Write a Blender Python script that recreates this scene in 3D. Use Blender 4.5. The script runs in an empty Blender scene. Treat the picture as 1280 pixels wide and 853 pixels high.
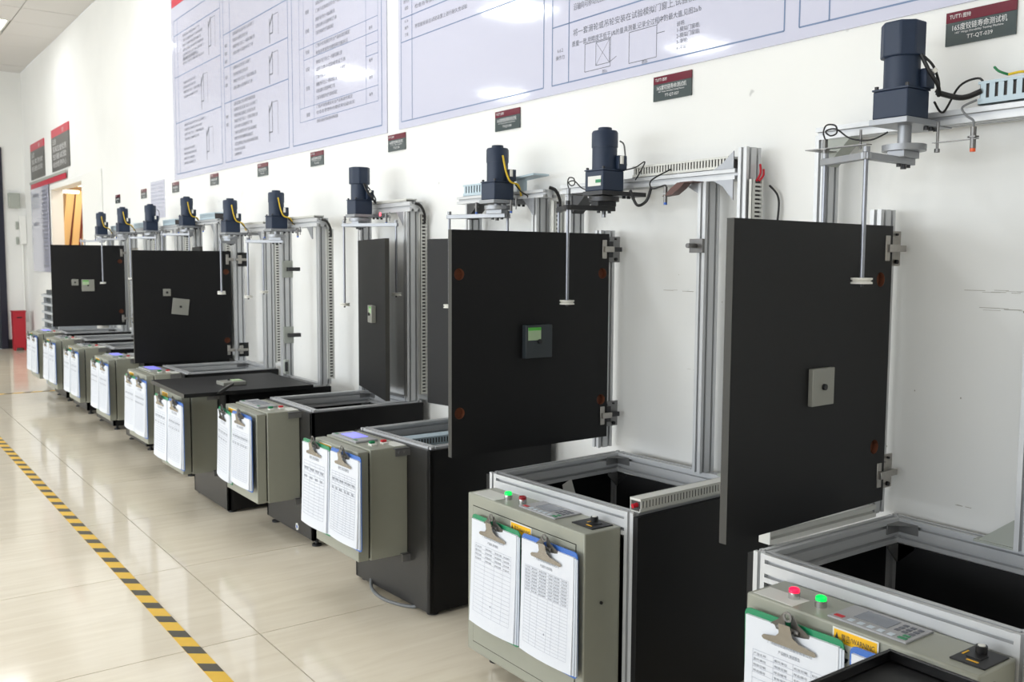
import bpy, bmesh, math, random
from mathutils import Vector, Matrix
from mathutils.geometry import tessellate_polygon
random.seed(7)
SC = bpy.context.scene
COL = SC.collection
PI = math.pi

# ------------------------------------------------------------------ camera
F_PX, YAW, PITCH, ROLL, CAM_H = 1171.6, .6279, .0847, .0055, 1.187
s_, c_ = math.sin(YAW), math.cos(YAW)
cp, sp = math.cos(PITCH), math.sin(PITCH)
cr, sr = math.cos(ROLL), math.sin(ROLL)
Rx = Matrix(((1, 0, 0), (0, cp, -sp), (0, sp, cp)))
Rz = Matrix(((cr, -sr, 0), (sr, cr, 0), (0, 0, 1)))
B = Matrix(((c_, -s_, 0), (0, 0, -1), (s_, c_, 0)))
R = Rz @ Rx @ B                       # world -> camera (x right, y down, z forward)
cam_d = bpy.data.cameras.new('camera')
cam = bpy.data.objects.new('camera', cam_d)
COL.objects.link(cam)
cam.matrix_world = Matrix((
    (R[0][0], -R[1][0], -R[2][0], 0),
    (R[0][1], -R[1][1], -R[2][1], 0),
    (R[0][2], -R[1][2], -R[2][2], CAM_H),
    (0, 0, 0, 1)))
cam_d.sensor_width = 36
cam_d.lens = F_PX / 1280 * 36
cam_d.clip_start = .05
cam_d.dof.use_dof = True
cam_d.dof.focus_distance = 2.3
cam_d.dof.aperture_fstop = 9
SC.camera = cam

# ------------------------------------------------------------------ exposure, world
SC.view_settings.view_transform = 'Standard'
SC.view_settings.look = 'None'
SC.view_settings.gamma = 1
SC.view_settings.use_curve_mapping = False
SC.view_settings.exposure = -0.3
SC.cycles.use_denoising = True
SC.cycles.max_bounces = 10
world = bpy.data.worlds.new('world')
SC.world = world
world.use_nodes = True
world.node_tree.nodes['Background'].inputs[0].default_value = (.9, .95, 1, 1)
world.node_tree.nodes['Background'].inputs[1].default_value = 1.0

# ------------------------------------------------------------------ ceiling lamps
WX, YE, ZC = 2.13, 13.93, 3.61         # right wall, end wall, ceiling
LAMP_X = (1.29, -1.21, -3.71)
LAMP_Y = (-3.8, -.05, 3.7, 7.45, 11.2)
LAMP_W = 19
LAMP_GX = {1.29: .25, -1.21: .9, -3.71: .9}           # row gains weighted to light the wall more evenly
LAMP_ON = {-3.8: .05, -.05: .12, 3.7: 1.1, 7.45: 1.1, 11.2: 1.0}   # the rows over and behind the camera are switched off or dimmed
for lx in LAMP_X:
    for ly in LAMP_Y:
        ld = bpy.data.lights.new('lamp_light', 'AREA')
        ld.shape = 'SQUARE'
        ld.size = .54
        ld.energy = LAMP_W * LAMP_ON[ly] * LAMP_GX[lx]
        ld.color = (.85, .93, 1)
        ld.spread = math.radians(180)
        lo = bpy.data.objects.new('lamp_light', ld)
        lo.location = (lx, ly, ZC - .03)
        COL.objects.link(lo)

ADDED_WIN_Y = (-1.0, 2.2, 5.4, 8.6, 11.8)         # unseen windows added in the left wall to brighten the machine wall
for wy in ADDED_WIN_Y:
    ld = bpy.data.lights.new('window_daylight', 'AREA')  # added fill lamp, one inside each invented window
    ld.shape = 'RECTANGLE'
    ld.size = 1.8
    ld.size_y = 2.5
    ld.energy = {-1.0: 85, 2.2: 135, 5.4: 125, 8.6: 75, 11.8: 70}[wy]
    ld.color = (.88, .94, 1)
    lo = bpy.data.objects.new('window_daylight', ld)
    lo.matrix_world = Matrix.Translation((-5.38, wy, 1.5)) @ Matrix.Rotation(-PI / 2, 4, 'Y')
    COL.objects.link(lo)

# ------------------------------------------------------------------ materials
def lin(r, g, b):
    f = lambda v: v / 12.92 if v <= .04045 else ((v + .055) / 1.055) ** 2.4
    return (f(r / 255), f(g / 255), f(b / 255), 1)

def mat(name, col, rough=.5, metal=0, noise=0, nscale=20, bump=0, bscale=200, spec=.5, emit=None, es=0, coat=0, stretch=None):
    m = bpy.data.materials.new(name)
    m.use_nodes = True
    nt = m.node_tree
    b = nt.nodes['Principled BSDF']
    b.inputs['Base Color'].default_value = col
    b.inputs['Roughness'].default_value = rough
    b.inputs['Metallic'].default_value = metal
    b.inputs['Specular IOR Level'].default_value = spec
    b.inputs['Coat Weight'].default_value = coat
    if emit:
        b.inputs['Emission Color'].default_value = emit
        b.inputs['Emission Strength'].default_value = es
    tc = None
    if noise or bump:
        tc = nt.nodes.new('ShaderNodeTexCoord')
        mp = nt.nodes.new('ShaderNodeMapping')
        nt.links.new(tc.outputs['Object'], mp.inputs[0])
        if stretch:
            mp.inputs['Scale'].default_value = stretch
    if noise:
        n = nt.nodes.new('ShaderNodeTexNoise')
        n.inputs['Scale'].default_value = nscale
        n.inputs['Detail'].default_value = 5
        nt.links.new(mp.outputs[0], n.inputs['Vector'])
        r = nt.nodes.new('ShaderNodeMapRange')
        r.inputs['To Min'].default_value = 1 - noise
        r.inputs['To Max'].default_value = 1 + noise
        nt.links.new(n.outputs['Fac'], r.inputs['Value'])
        x = nt.nodes.new('ShaderNodeVectorMath')
        x.operation = 'SCALE'
        x.inputs[0].default_value = col[:3]
        nt.links.new(r.outputs[0], x.inputs['Scale'])
        nt.links.new(x.outputs[0], b.inputs['Base Color'])
    if bump:
        n2 = nt.nodes.new('ShaderNodeTexNoise')
        n2.inputs['Scale'].default_value = bscale
        nt.links.new(mp.outputs[0], n2.inputs['Vector'])
        bp = nt.nodes.new('ShaderNodeBump')
        bp.inputs['Strength'].default_value = bump
        bp.inputs['Distance'].default_value = .001
        nt.links.new(n2.outputs['Fac'], bp.inputs['Height'])
        nt.links.new(bp.outputs[0], b.inputs['Normal'])
    return m

M = {}
M['ceiling'] = mat('ceiling_tile', lin(216, 213, 210), .9, noise=.03, nscale=60, bump=.3, bscale=300)
M['ceiling_grid'] = mat('ceiling_grid', lin(120, 122, 120), .6)
M['black'] = mat('black_board', lin(20, 20, 21), .5, spec=.28, noise=.12, nscale=35, bump=.1, bscale=500)
M['front_board'] = mat('dark_grey_board', lin(46, 45, 44), .4, noise=.1, nscale=25)  # lighter copy of the black board, light on the front put into its colour
M['black_edge'] = mat('black_board_edge', lin(62, 61, 57), .6)
M['soft_black'] = mat('dull_black', lin(26, 26, 28), .5)
M['alu'] = mat('anodised_aluminium', (.60, .61, .62, 1), .45, metal=.4, noise=.05, nscale=8)
M['rod'] = mat('ground_rod', (.27, .28, .31, 1), .34, metal=.8)
M['alu_cut'] = mat('milled_aluminium', (.33, .34, .36, 1), .42, metal=.6, noise=.06, nscale=30)
M['steel'] = mat('bright_steel', (.20, .195, .19, 1), .38, metal=.9, noise=.1, nscale=60)
M['dark_steel'] = mat('blackened_steel', (.05, .05, .052, 1), .38, metal=.6)
M['hinge_steel'] = mat('nickel_steel', (.42, .40, .37, 1), .34, metal=.9, noise=.15, nscale=90)
M['clip_steel'] = mat('clip_steel', (.42, .40, .37, 1), .26, metal=.95, noise=.15, nscale=50)
M['box'] = mat('grey_enamel', lin(155, 156, 143), .38, noise=.03, nscale=30, bump=.12, bscale=600)
M['bracket'] = mat('bracket_metal', (.25, .25, .25, 1), .45, metal=.6)
M['box_gap'] = mat('box_gap', lin(40, 40, 36), .8)
M['motor'] = mat('navy_enamel', lin(28, 44, 68), .5, bump=.15, bscale=400)
M['motor_dk'] = mat('navy_black', lin(24, 28, 34), .45)
M['white_pl'] = mat('white_plastic', lin(232, 230, 222), .4)
M['duct'] = mat('grey_duct_plastic', lin(214, 214, 208), .5)
M['duct_dark'] = mat('duct_inside', lin(70, 66, 66), .8)  # dark tone standing in for the shade inside the slots
M['psu'] = mat('pale_blue_sheet', lin(186, 204, 214), .4)
M['cable'] = mat('black_cable', lin(20, 20, 22), .45)
M['grey_cable'] = mat('grey_cable', lin(120, 122, 124), .5)
M['yellow_cable'] = mat('yellow_cable', lin(226, 190, 40), .5)
M['green_cable'] = mat('green_cable', lin(30, 120, 70), .5)
M['red_cable'] = mat('red_cable', lin(190, 20, 40), .5)
M['blue_pl'] = mat('blue_plastic', lin(52, 100, 190), .4)
M['orange_pl'] = mat('orange_plastic', lin(235, 95, 40), .4)
M['brown'] = mat('brown_chipboard', lin(110, 62, 40), .8, noise=.3, nscale=150)
M['paper'] = mat('white_paper', lin(222, 225, 231), .75, spec=.3)
M['paper_b'] = mat('white_paper_back', lin(222, 228, 236), .75)
M['sticker'] = mat('white_sticker', lin(226, 226, 220), .6)
M['ink'] = mat('black_ink', lin(60, 62, 66), .7)
M['ink_form'] = mat('form_ink', lin(125, 130, 140), .7)
M['ink_soft'] = mat('grey_ink', lin(172, 178, 190), .7)
M['green_b'] = mat('green_board', lin(36, 136, 92), .35)
M['blue_b'] = mat('blue_board', lin(66, 112, 190), .35)
M['yellow'] = mat('yellow_print', lin(250, 192, 30), .5)
M['tape_y'] = mat('yellow_tape', lin(236, 190, 62), .45, noise=.06, nscale=40)
M['tape_k'] = mat('black_tape', lin(84, 80, 68), .5, noise=.15, nscale=60)
M['poster'] = mat('glossy_poster', lin(200, 201, 219), .07, bump=.25, bscale=9, coat=.3)
M['rule'] = mat('blue_grey_ruling', lin(110, 130, 165), .4)
M['print'] = mat('grey_print', lin(105, 108, 118), .4)
M['burg'] = mat('burgundy_acrylic', lin(104, 22, 44), .08)
M['slate'] = mat('slate_acrylic', lin(72, 82, 84), .08)
M['redprint'] = mat('red_print', lin(200, 50, 72), .35)
M['greyprint'] = mat('dark_grey_print', lin(104, 103, 100), .4)
M['white_print'] = mat('white_print', lin(225, 225, 225), .4)
M['bin'] = mat('red_bin', lin(176, 28, 44), .4)
M['wood'] = mat('pale_plywood', lin(214, 182, 130), .6, noise=.12, nscale=6, stretch=(1, 1, .1))
M['wood_red'] = mat('dark_red_wood', lin(96, 30, 24), .5)
M['white_wall'] = mat('white_paint', lin(238, 238, 234), .6)
M['shelf_grey'] = mat('shelf_grey', lin(176, 180, 184), .45)
M['shelf_dark'] = mat('shelf_dark', lin(60, 66, 68), .6)
M['grey_metal'] = mat('grey_metal', lin(168, 172, 164), .45)
M['door_frame'] = mat('dark_frame', lin(28, 30, 48), .4)
M['tray'] = mat('black_tray', lin(17, 16, 17), .28, noise=.1, nscale=50)
M['screen_lit'] = mat('lit_screen', lin(120, 120, 250), .3, emit=lin(150, 150, 255), es=.85)
M['screen_off'] = mat('lcd_off', lin(120, 124, 132), .25)
M['key_grey'] = mat('key_panel', lin(168, 168, 170), .45)
M['key_dk'] = mat('key_dark', lin(96, 98, 106), .5)
M['key_w'] = mat('key_white', lin(205, 215, 222), .5)
M['btn_green_on'] = mat('lit_green_lens', lin(0, 220, 90), .25, emit=lin(0, 235, 90), es=1.1)
M['btn_red_on'] = mat('lit_red_lens', lin(250, 30, 80), .25, emit=lin(255, 30, 80), es=1.0)
M['btn_red'] = mat('red_lens', lin(150, 24, 34), .25)
M['btn_green'] = mat('green_button', lin(20, 130, 80), .4)
M['btn_red_m'] = mat('red_button', lin(205, 40, 50), .4)
M['chrome'] = mat('chrome_ring', (.6, .6, .6, 1), .15, metal=1)
M['label_green'] = mat('green_label', lin(90, 190, 70), .5)
M['label_pale'] = mat('pale_label', lin(176, 200, 160), .5)
M['warm'] = mat('warm_alcove', lin(252, 236, 214), .7)
M['glass'] = mat('window_glass', (1, 1, 1, 1), .05); M['glass'].node_tree.nodes['Principled BSDF'].inputs['Transmission Weight'].default_value = 1
M['lamp_on'] = mat('lamp_diffuser', (1, 1, 1, 1), .5, emit=(1, 1, .98, 1), es=9)
M['lamp_off'] = mat('lamp_diffuser_dim', (.9, .9, .9, 1), .5)
M['warm_on'] = mat('warm_tube', (1, .9, .7, 1), .5, emit=(1, .82, .5, 1), es=14)
M['led'] = mat('red_led', (1, .1, .1, 1), .4, emit=(1, .08, .12, 1), es=4)
M['brown_strap'] = mat('brown_strap', lin(92, 58, 50), .5)
M['handle_grey'] = mat('handle_grey', lin(150, 150, 142), .45, metal=.3)
M['handle_dark'] = mat('handle_dark', lin(50, 56, 60), .4)
M['scuff'] = mat('scuff', lin(178, 174, 164), .8)
M['rust_stain'] = mat('brown_stain', lin(120, 95, 62), .7)

# wall paint with scuffs and a faint relief
def wall_mat():
    m = mat('wall_paint', lin(240, 240, 237), .85, bump=.25, bscale=30, spec=.25)
    nt = m.node_tree
    b = nt.nodes['Principled BSDF']
    tc = nt.nodes.new('ShaderNodeTexCoord')
    n = nt.nodes.new('ShaderNodeTexNoise'); n.inputs['Scale'].default_value = 1.1; n.inputs['Detail'].default_value = 4
    nt.links.new(tc.outputs['Object'], n.inputs['Vector'])
    r = nt.nodes.new('ShaderNodeMapRange'); r.inputs['From Min'].default_value = .35; r.inputs['From Max'].default_value = .7
    r.inputs['To Min'].default_value = 1.0; r.inputs['To Max'].default_value = .93
    nt.links.new(n.outputs['Fac'], r.inputs['Value'])
    n2 = nt.nodes.new('ShaderNodeTexNoise'); n2.inputs['Scale'].default_value = 16; n2.inputs['Detail'].default_value = 2
    nt.links.new(tc.outputs['Object'], n2.inputs['Vector'])
    r2 = nt.nodes.new('ShaderNodeMapRange'); r2.inputs['From Min'].default_value = .76; r2.inputs['From Max'].default_value = .80
    r2.inputs['To Min'].default_value = 1.0; r2.inputs['To Max'].default_value = .72
    nt.links.new(n2.outputs['Fac'], r2.inputs['Value'])
    mu = nt.nodes.new('ShaderNodeMath'); mu.operation = 'MULTIPLY'
    nt.links.new(r.outputs[0], mu.inputs[0]); nt.links.new(r2.outputs[0], mu.inputs[1])
    x = nt.nodes.new('ShaderNodeVectorMath'); x.operation = 'SCALE'
    x.inputs[0].default_value = lin(240, 240, 237)[:3]
    nt.links.new(mu.outputs[0], x.inputs['Scale'])
    nt.links.new(x.outputs[0], b.inputs['Base Color'])
    return m
M['wall'] = wall_mat()

def tile_mat():
    m = bpy.data.materials.new('polished_cream_tile'); m.use_nodes = True
    nt = m.node_tree; b = nt.nodes['Principled BSDF']
    tc = nt.nodes.new('ShaderNodeTexCoord'); oi = nt.nodes.new('ShaderNodeObjectInfo')
    mul = nt.nodes.new('ShaderNodeVectorMath'); mul.operation = 'SCALE'; mul.inputs[0].default_value = (37, 53, 11)
    nt.links.new(oi.outputs['Random'], mul.inputs['Scale'])
    add = nt.nodes.new('ShaderNodeVectorMath'); add.operation = 'ADD'
    nt.links.new(tc.outputs['Object'], add.inputs[0]); nt.links.new(mul.outputs[0], add.inputs[1])
    mp = nt.nodes.new('ShaderNodeMapping'); mp.inputs['Scale'].default_value = (1.2, 9, 1)
    mp.inputs['Rotation'].default_value = (0, 0, .12)
    nt.links.new(add.outputs[0], mp.inputs[0])
    n = nt.nodes.new('ShaderNodeTexNoise'); n.inputs['Scale'].default_value = 3; n.inputs['Detail'].default_value = 6; n.inputs['Distortion'].default_value = .6
    nt.links.new(mp.outputs[0], n.inputs['Vector'])
    cr_ = nt.nodes.new('ShaderNodeValToRGB')
    e = cr_.color_ramp.elements
    e[0].position = .25; e[0].color = lin(233, 221, 199)
    e[1].position = .75; e[1].color = lin(245, 235, 215)
    nt.links.new(n.outputs['Fac'], cr_.inputs[0])
    nt.links.new(cr_.outputs[0], b.inputs['Base Color'])
    b.inputs['Roughness'].default_value = .09
    b.inputs['Specular IOR Level'].default_value = .6
    return m
M['tile'] = tile_mat()
M['grout'] = mat('grout', lin(92, 84, 72), .8)

# ------------------------------------------------------------------ mesh helpers
class MB:
    def __init__(self, mtx=None):
        self.v, self.f, self.m = [], [], mtx
    def add(self, vs, fs):
        o = len(self.v)
        for p in vs:
            p = Vector(p)
            self.v.append(self.m @ p if self.m else p)
        self.f += [tuple(i + o for i in f) for f in fs]
        return self
    def box(self, x0, x1, y0, y1, z0, z1):
        vs = [(x, y, z) for x in (x0, x1) for y in (y0, y1) for z in (z0, z1)]
        return self.add(vs, [(0, 1, 3, 2), (4, 6, 7, 5), (0, 4, 5, 1), (2, 3, 7, 6), (0, 2, 6, 4), (1, 5, 7, 3)])
    def obox(self, c, ax, half):
        c = Vector(c); a = [Vector(v).normalized() for v in ax]
        vs = [c + a[0] * half[0] * i + a[1] * half[1] * j + a[2] * half[2] * k for i in (-1, 1) for j in (-1, 1) for k in (-1, 1)]
        return self.add(vs, [(0, 1, 3, 2), (4, 6, 7, 5), (0, 4, 5, 1), (2, 3, 7, 6), (0, 2, 6, 4), (1, 5, 7, 3)])
    def cyl(self, p0, p1, r, n=16, r2=None):
        p0, p1 = Vector(p0), Vector(p1); r2 = r if r2 is None else r2
        d = (p1 - p0).normalized(); a = d.orthogonal().normalized(); b = d.cross(a)
        vs = []
        for p, q in ((p0, r), (p1, r2)):
            vs += [p + (a * math.cos(2 * PI * i / n) + b * math.sin(2 * PI * i / n)) * q for i in range(n)]
        fs = [(i, (i + 1) % n, n + (i + 1) % n, n + i) for i in range(n)]
        fs += [tuple(range(n))[::-1], tuple(range(n, 2 * n))]
        return self.add(vs, fs)
    def lathe(self, c, prof, n=20):
        c = Vector(c); vs = []
        for r, z in prof:
            vs += [c + Vector((r * math.cos(2 * PI * i / n), r * math.sin(2 * PI * i / n), z)) for i in range(n)]
        fs = []
        for k in range(len(prof) - 1):
            fs += [(k * n + i, k * n + (i + 1) % n, (k + 1) * n + (i + 1) % n, (k + 1) * n + i) for i in range(n)]
        fs += [tuple(range(n))[::-1], tuple(range((len(prof) - 1) * n, len(prof) * n))]
        return self.add(vs, fs)
    def tube(self, pts, r, n=8, res=6):
        P = [Vector(p) for p in pts]; Q = []
        for i in range(len(P) - 1):
            a = P[max(i - 1, 0)]; b = P[i]; c = P[i + 1]; d = P[min(i + 2, len(P) - 1)]
            for k in range(res):
                t = k / res
                Q.append(.5 * ((2 * b) + (c - a) * t + (2 * a - 5 * b + 4 * c - d) * t * t + (3 * b - a - 3 * c + d) * t ** 3))
        Q.append(P[-1])
        vs = []; up = None
        for i, q in enumerate(Q):
            t = (Q[min(i + 1, len(Q) - 1)] - Q[max(i - 1, 0)]).normalized()
            if up is None: up = t.orthogonal().normalized()
            up = (up - t * up.dot(t)).normalized(); w = t.cross(up)
            vs += [q + (up * math.cos(2 * PI * j / n) + w * math.sin(2 * PI * j / n)) * r for j in range(n)]
        m = len(Q)
        fs = [(k * n + j, k * n + (j + 1) % n, (k + 1) * n + (j + 1) % n, (k + 1) * n + j) for k in range(m - 1) for j in range(n)]
        fs += [tuple(range(n))[::-1], tuple(range((m - 1) * n, m * n))]
        return self.add(vs, fs)
    def prism(self, poly, d):
        d = Vector(d); P = [Vector(p) for p in poly]; n = len(P)
        return self.add(P + [p + d for p in P], [tuple(range(n))[::-1], tuple(range(n, 2 * n))] + [(i, (i + 1) % n, n + (i + 1) % n, n + i) for i in range(n)])
    def profile(self, p0, p1, w, h, u, g=.0082, dep=.0125):
        """slotted aluminium profile; u = width direction, slots every 30 mm"""
        p0, p1 = Vector(p0), Vector(p1); d = (p1 - p0); L = d.length; d.normalize()
        u = Vector(u).normalized(); v = d.cross(u).normalized()
        def side(a, b, n):
            a = Vector(a); b = Vector(b); t = (b - a).normalized(); ln = (b - a).length
            inn = Vector((-t.y, t.x)); out = [a]
            for k in range(n):
                c = a + t * (ln * (k + .5) / n)
                out += [c - t * g / 2, c - t * g / 2 + inn * .0018, c - t * .0074 + inn * .0018, c - t * .003 + inn * .0112,
                        c + t * .003 + inn * .0112, c + t * .0074 + inn * .0018, c + t * g / 2 + inn * .0018, c + t * g / 2]
            return out
        nw, nh = max(1, round(w / .03)), max(1, round(h / .03))
        W, H = w / 2, h / 2
        pts = side((-W, -H), (W, -H), nw) + side((W, -H), (W, H), nh) + side((W, H), (-W, H), nw) + side((-W, H), (-W, -H), nh)
        P = [p0 + u * q.x + v * q.y for q in pts]
        return self.prism(P, d * L)
    def build(self, name, m, parent=None, inv=None, bevel=0, cat=None, smooth=True, kind=None):
        me = bpy.data.meshes.new(name)
        V = self.v if inv is None else [inv @ p for p in self.v]
        me.from_pydata([tuple(p) for p in V], [], self.f)
        bm = bmesh.new(); bm.from_mesh(me)
        bmesh.ops.recalc_face_normals(bm, faces=bm.faces); bm.to_mesh(me); bm.free()
        me.materials.append(M[m] if isinstance(m, str) else m)
        if smooth:
            for p in me.polygons: p.use_smooth = True
            me.set_sharp_from_angle(angle=math.radians(34))
        o = bpy.data.objects.new(name, me); COL.objects.link(o)
        if parent: o.parent = parent
        if bevel:
            b = o.modifiers.new('bevel', 'BEVEL'); b.width = bevel; b.segments = 2; b.limit_method = 'ANGLE'
        if kind or name in ('lettering', 'printed_text', 'line_drawing'): o['kind'] = kind or 'stuff'
        return o

def root(name, label, cat, loc=(0, 0, 0), group=None, rz=0):
    o = bpy.data.objects.new(name, None); COL.objects.link(o)
    o.location = loc; o.rotation_euler = (0, 0, rz); o.empty_display_size = .1
    o['label'] = label; o['category'] = cat
    if group: o['group'] = group
    return o
def inv_of(loc, rz=0):
    return (Matrix.Translation(loc) @ Matrix.Rotation(rz, 4, 'Z')).inverted()
def tag(o, label, cat, group=None):
    o['label'] = label; o['category'] = cat
    if group: o['group'] = group
    return o
def struct(o): o['kind'] = 'structure'; return o

_tc = {}
def text_data(s, res=2):
    if s in _tc: return _tc[s]
    cu = bpy.data.curves.new('t', 'FONT'); cu.body = s; cu.size = 1; cu.resolution_u = res
    ob = bpy.data.objects.new('t', cu); COL.objects.link(ob)
    dg = bpy.context.evaluated_depsgraph_get(); dg.update()
    me = bpy.data.meshes.new_from_object(ob.evaluated_get(dg))
    vs = [v.co.copy() for v in me.vertices]; fs = [tuple(p.vertices) for p in me.polygons]
    bpy.data.objects.remove(ob); bpy.data.curves.remove(cu); bpy.data.meshes.remove(me)
    w = max([v.x for v in vs] or [1])
    _tc[s] = (vs, fs, w); return _tc[s]
def put_text(mb, s, o, ex, ey, size, width=None, center=False):
    """flat lettering from corner o along ex, up along ey"""
    vs, fs, w = text_data(s); ex, ey, o = Vector(ex), Vector(ey), Vector(o)
    kx = size if width is None else width / w
    off = -w * kx / 2 if center else 0
    mb.add([o + ex * (v.x * kx + off) + ey * (v.y * size) for v in vs], fs)
def wall_strip(mb, y0, y1, z0, z1, x):
    mb.add([(x, y0, z0), (x, y1, z0), (x, y1, z1), (x, y0, z1)], [(0, 1, 2, 3)])

# ------------------------------------------------------------------ room shell
XL, YB = -5.4, -4.6
# openings: pass-through window in the right wall
WY0, WY1, WZ0, WZ1 = 10.42, 12.08, .95, 1.985
mb = MB()
mb.box(WX, WX + .12, YB, WY0, 0, ZC).box(WX, WX + .12, WY1, YE, 0, ZC)
mb.box(WX, WX + .12, WY0, WY1, 0, WZ0).box(WX, WX + .12, WY0, WY1, WZ1, ZC)
struct(mb.build('wall_right', 'wall', smooth=False))
DX0, DX1, DZ = .75, 1.80, 2.6
mb = MB(); mb.box(XL, DX0, YE, YE + .12, 0, ZC).box(DX1, WX + .12, YE, YE + .12, 0, ZC).box(DX0, DX1, YE, YE + .12, DZ, ZC)
struct(mb.build('wall_end', 'wall', smooth=False))
mb = MB(); mb.box(XL - .12, XL, YB, YE + .12, 0, .6).box(XL - .12, XL, YB, YE + .12, 2.4, ZC)
yy = YB
for wy in ADDED_WIN_Y: mb.box(XL - .12, XL, yy, wy - 1.25, .6, 2.4); yy = wy + 1.25
mb.box(XL - .12, XL, yy, YE + .12, .6, 2.4)
struct(mb.build('wall_left', 'wall', smooth=False))
for k, wy in enumerate(ADDED_WIN_Y):  # frames and panes of the added, unseen windows
    f = MB()
    for a, b_, c, d_ in ((wy - 1.25, wy + 1.25, 0.6, .65), (wy - 1.25, wy + 1.25, 2.35, 2.4), (wy - 1.25, wy - 1.2, .65, 2.35), (wy + 1.2, wy + 1.25, .65, 2.35), (wy - .025, wy + .025, .65, 2.35)):
        f.box(XL - .09, XL - .03, a, b_, c, d_)
    wf = struct(f.build('window_%d' % (k + 2), 'white_pl', smooth=False))
    for a in (wy - 1.2, wy + .025): MB().box(XL - .065, XL - .06, a, a + 1.175, .65, 2.35).build('pane', 'glass', wf, smooth=False)
struct(MB().box(XL - .12, WX + .12, YB - .12, YB, 0, ZC).build('wall_back', 'wall', smooth=False))
wr = bpy.data.objects['wall_right']
mb = MB(); rnd = random.Random(11)
for (y, z, L, n) in ((1.05, 1.125, .10, 7), (1.02, 1.085, .09, 6), (1.5, 1.20, .02, 3), (2.03, 1.10, .10, 5), (1.98, .86, .06, 4), (.98, .80, .02, 2), (1.12, .62, .03, 4)):
    for k in range(n):
        a = y + rnd.uniform(-.5, .5) * L; b_ = a + rnd.uniform(.1, .5) * L; zz = z + rnd.uniform(-.003, .003)
        mb.box(WX - .0006, WX, a, b_, zz, zz + rnd.uniform(.0006, .0016))
for k in range(40):
    a, zz = rnd.uniform(.8, 3.4), rnd.uniform(.6, 1.35); q = rnd.uniform(.001, .003)
    mb.box(WX - .0006, WX, a, a + q, zz, zz + q * 1.5)
mb.build('scuff_marks', 'scuff', wr, smooth=False, kind='stuff')
# floor and its tiles
fl = struct(MB().box(XL, WX, YB, YE, -.06, -.004).build('floor', 'grout', smooth=False))
tx = [1.055 + .8 * k for k in range(-9, 3)]; ty = [2.813 + .801 * k for k in range(-10, 16)]
tiles = {}
for i in range(len(tx) - 1):
    for j in range(len(ty) - 1):
        x0, x1 = max(tx[i], XL), min(tx[i + 1], WX); y0, y1 = max(ty[j], YB), min(ty[j + 1], YE)
        if x1 - x0 < .02 or y1 - y0 < .02: continue
        w, h = round(x1 - x0, 3), round(y1 - y0, 3)
        if (w, h) not in tiles:
            o = MB().box(.0017, w - .0017, .0017, h - .0017, -.01, 0).build('floor_tile', 'tile', fl, smooth=False)
            tiles[(w, h)] = o
        else:
            o = tiles[(w, h)].copy(); COL.objects.link(o)
        o.location = (x0, y0, 0)
# ceiling: slab, visible tiles one by one, the rest joined
cl = struct(MB().box(XL, WX, YB, YE, ZC + .012, ZC + .08).build('ceiling', 'ceiling_grid', smooth=False))
cx = [1.61 - .625 * k for k in range(12)][::-1] + [WX]
cy = [9.713 + .625 * k for k in range(-24, 8)]
rest = MB(); ct = {}
lampcells = [(lx, ly) for lx in LAMP_X for ly in LAMP_Y]
for i in range(-1, len(cx) - 1):
    for j in range(-1, len(cy)):
        x0 = XL if i < 0 else cx[i]; x1 = cx[i + 1]
        y0 = YB if j < 0 else cy[j]; y1 = YE if j + 1 >= len(cy) else cy[j + 1]
        x0 = max(x0, XL); y0 = max(y0, YB); y1 = min(y1, YE)
        if x1 - x0 < .03 or y1 - y0 < .03: continue
        mx, my = (x0 + x1) / 2, (y0 + y1) / 2
        if any(abs(mx - a) < .25 and abs(my - b_) < .25 for a, b_ in lampcells): continue
        g = .0035
        if mx > .3 and my > 8:
            k = (round(x1 - x0, 3), round(y1 - y0, 3))
            if k not in ct: ct[k] = MB().box(g, k[0] - g, g, k[1] - g, 0, .012).build('ceiling_tile', 'ceiling', cl, smooth=False); o = ct[k]
            else: o = ct[k].copy(); COL.objects.link(o)
            o.location = (x0, y0, ZC + random.uniform(-.002, .002))
        else:
            rest.box(x0 + g, x1 - g, y0 + g, y1 - g, ZC, ZC + .012)
rest.build('ceiling_tiles', 'ceiling', cl, smooth=False, kind='stuff')
lab = {}
for a, b_ in lampcells:
    vis = (a > 1 and b_ > 11)
    t = root('ceiling_light', 'square white panel light in the ceiling at the far end of the hall' if vis else
             'square white panel light in the ceiling outside the view', 'light', (a, b_, ZC), None if vis else 'panel lights outside the view')
    f = MB()
    for q in ((-.3, .3, -.3, -.28), (-.3, .3, .28, .3), (-.3, -.28, -.28, .28), (.28, .3, -.28, .28)):
        f.box(*q, -.012, .012)
    f.build('light_frame', 'white_pl', t)
    MB().box(-.28, .28, -.28, .28, -.004, .004).build('diffuser', 'lamp_on' if LAMP_ON[b_] > .5 else 'lamp_off', t)
# door at the end and plinth
d = struct(MB().box(DX1 - .01, DX1 + .07, YE - .03, YE + .12, 0, DZ + .03).box(DX0 - .07, DX0 + .01, YE - .03, YE + .12, 0, DZ + .03).box(DX0, DX1, YE - .03, YE + .12, DZ - .03, DZ + .04).build('door_1', 'door_frame'))
MB().box(DX0, DX1, YE + .04, YE + .06, 0, DZ).build('door_leaf', 'shelf_dark', d)
MB().box(DX0 + .9, DX0 + .93, YE, YE + .03, .9, 1.3).build('door_handle', 'steel', d)
struct(MB().box(DX1 + .06, WX, YE - .03, YE, 0, .12).build('baseboard_end', 'soft_black'))

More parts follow.
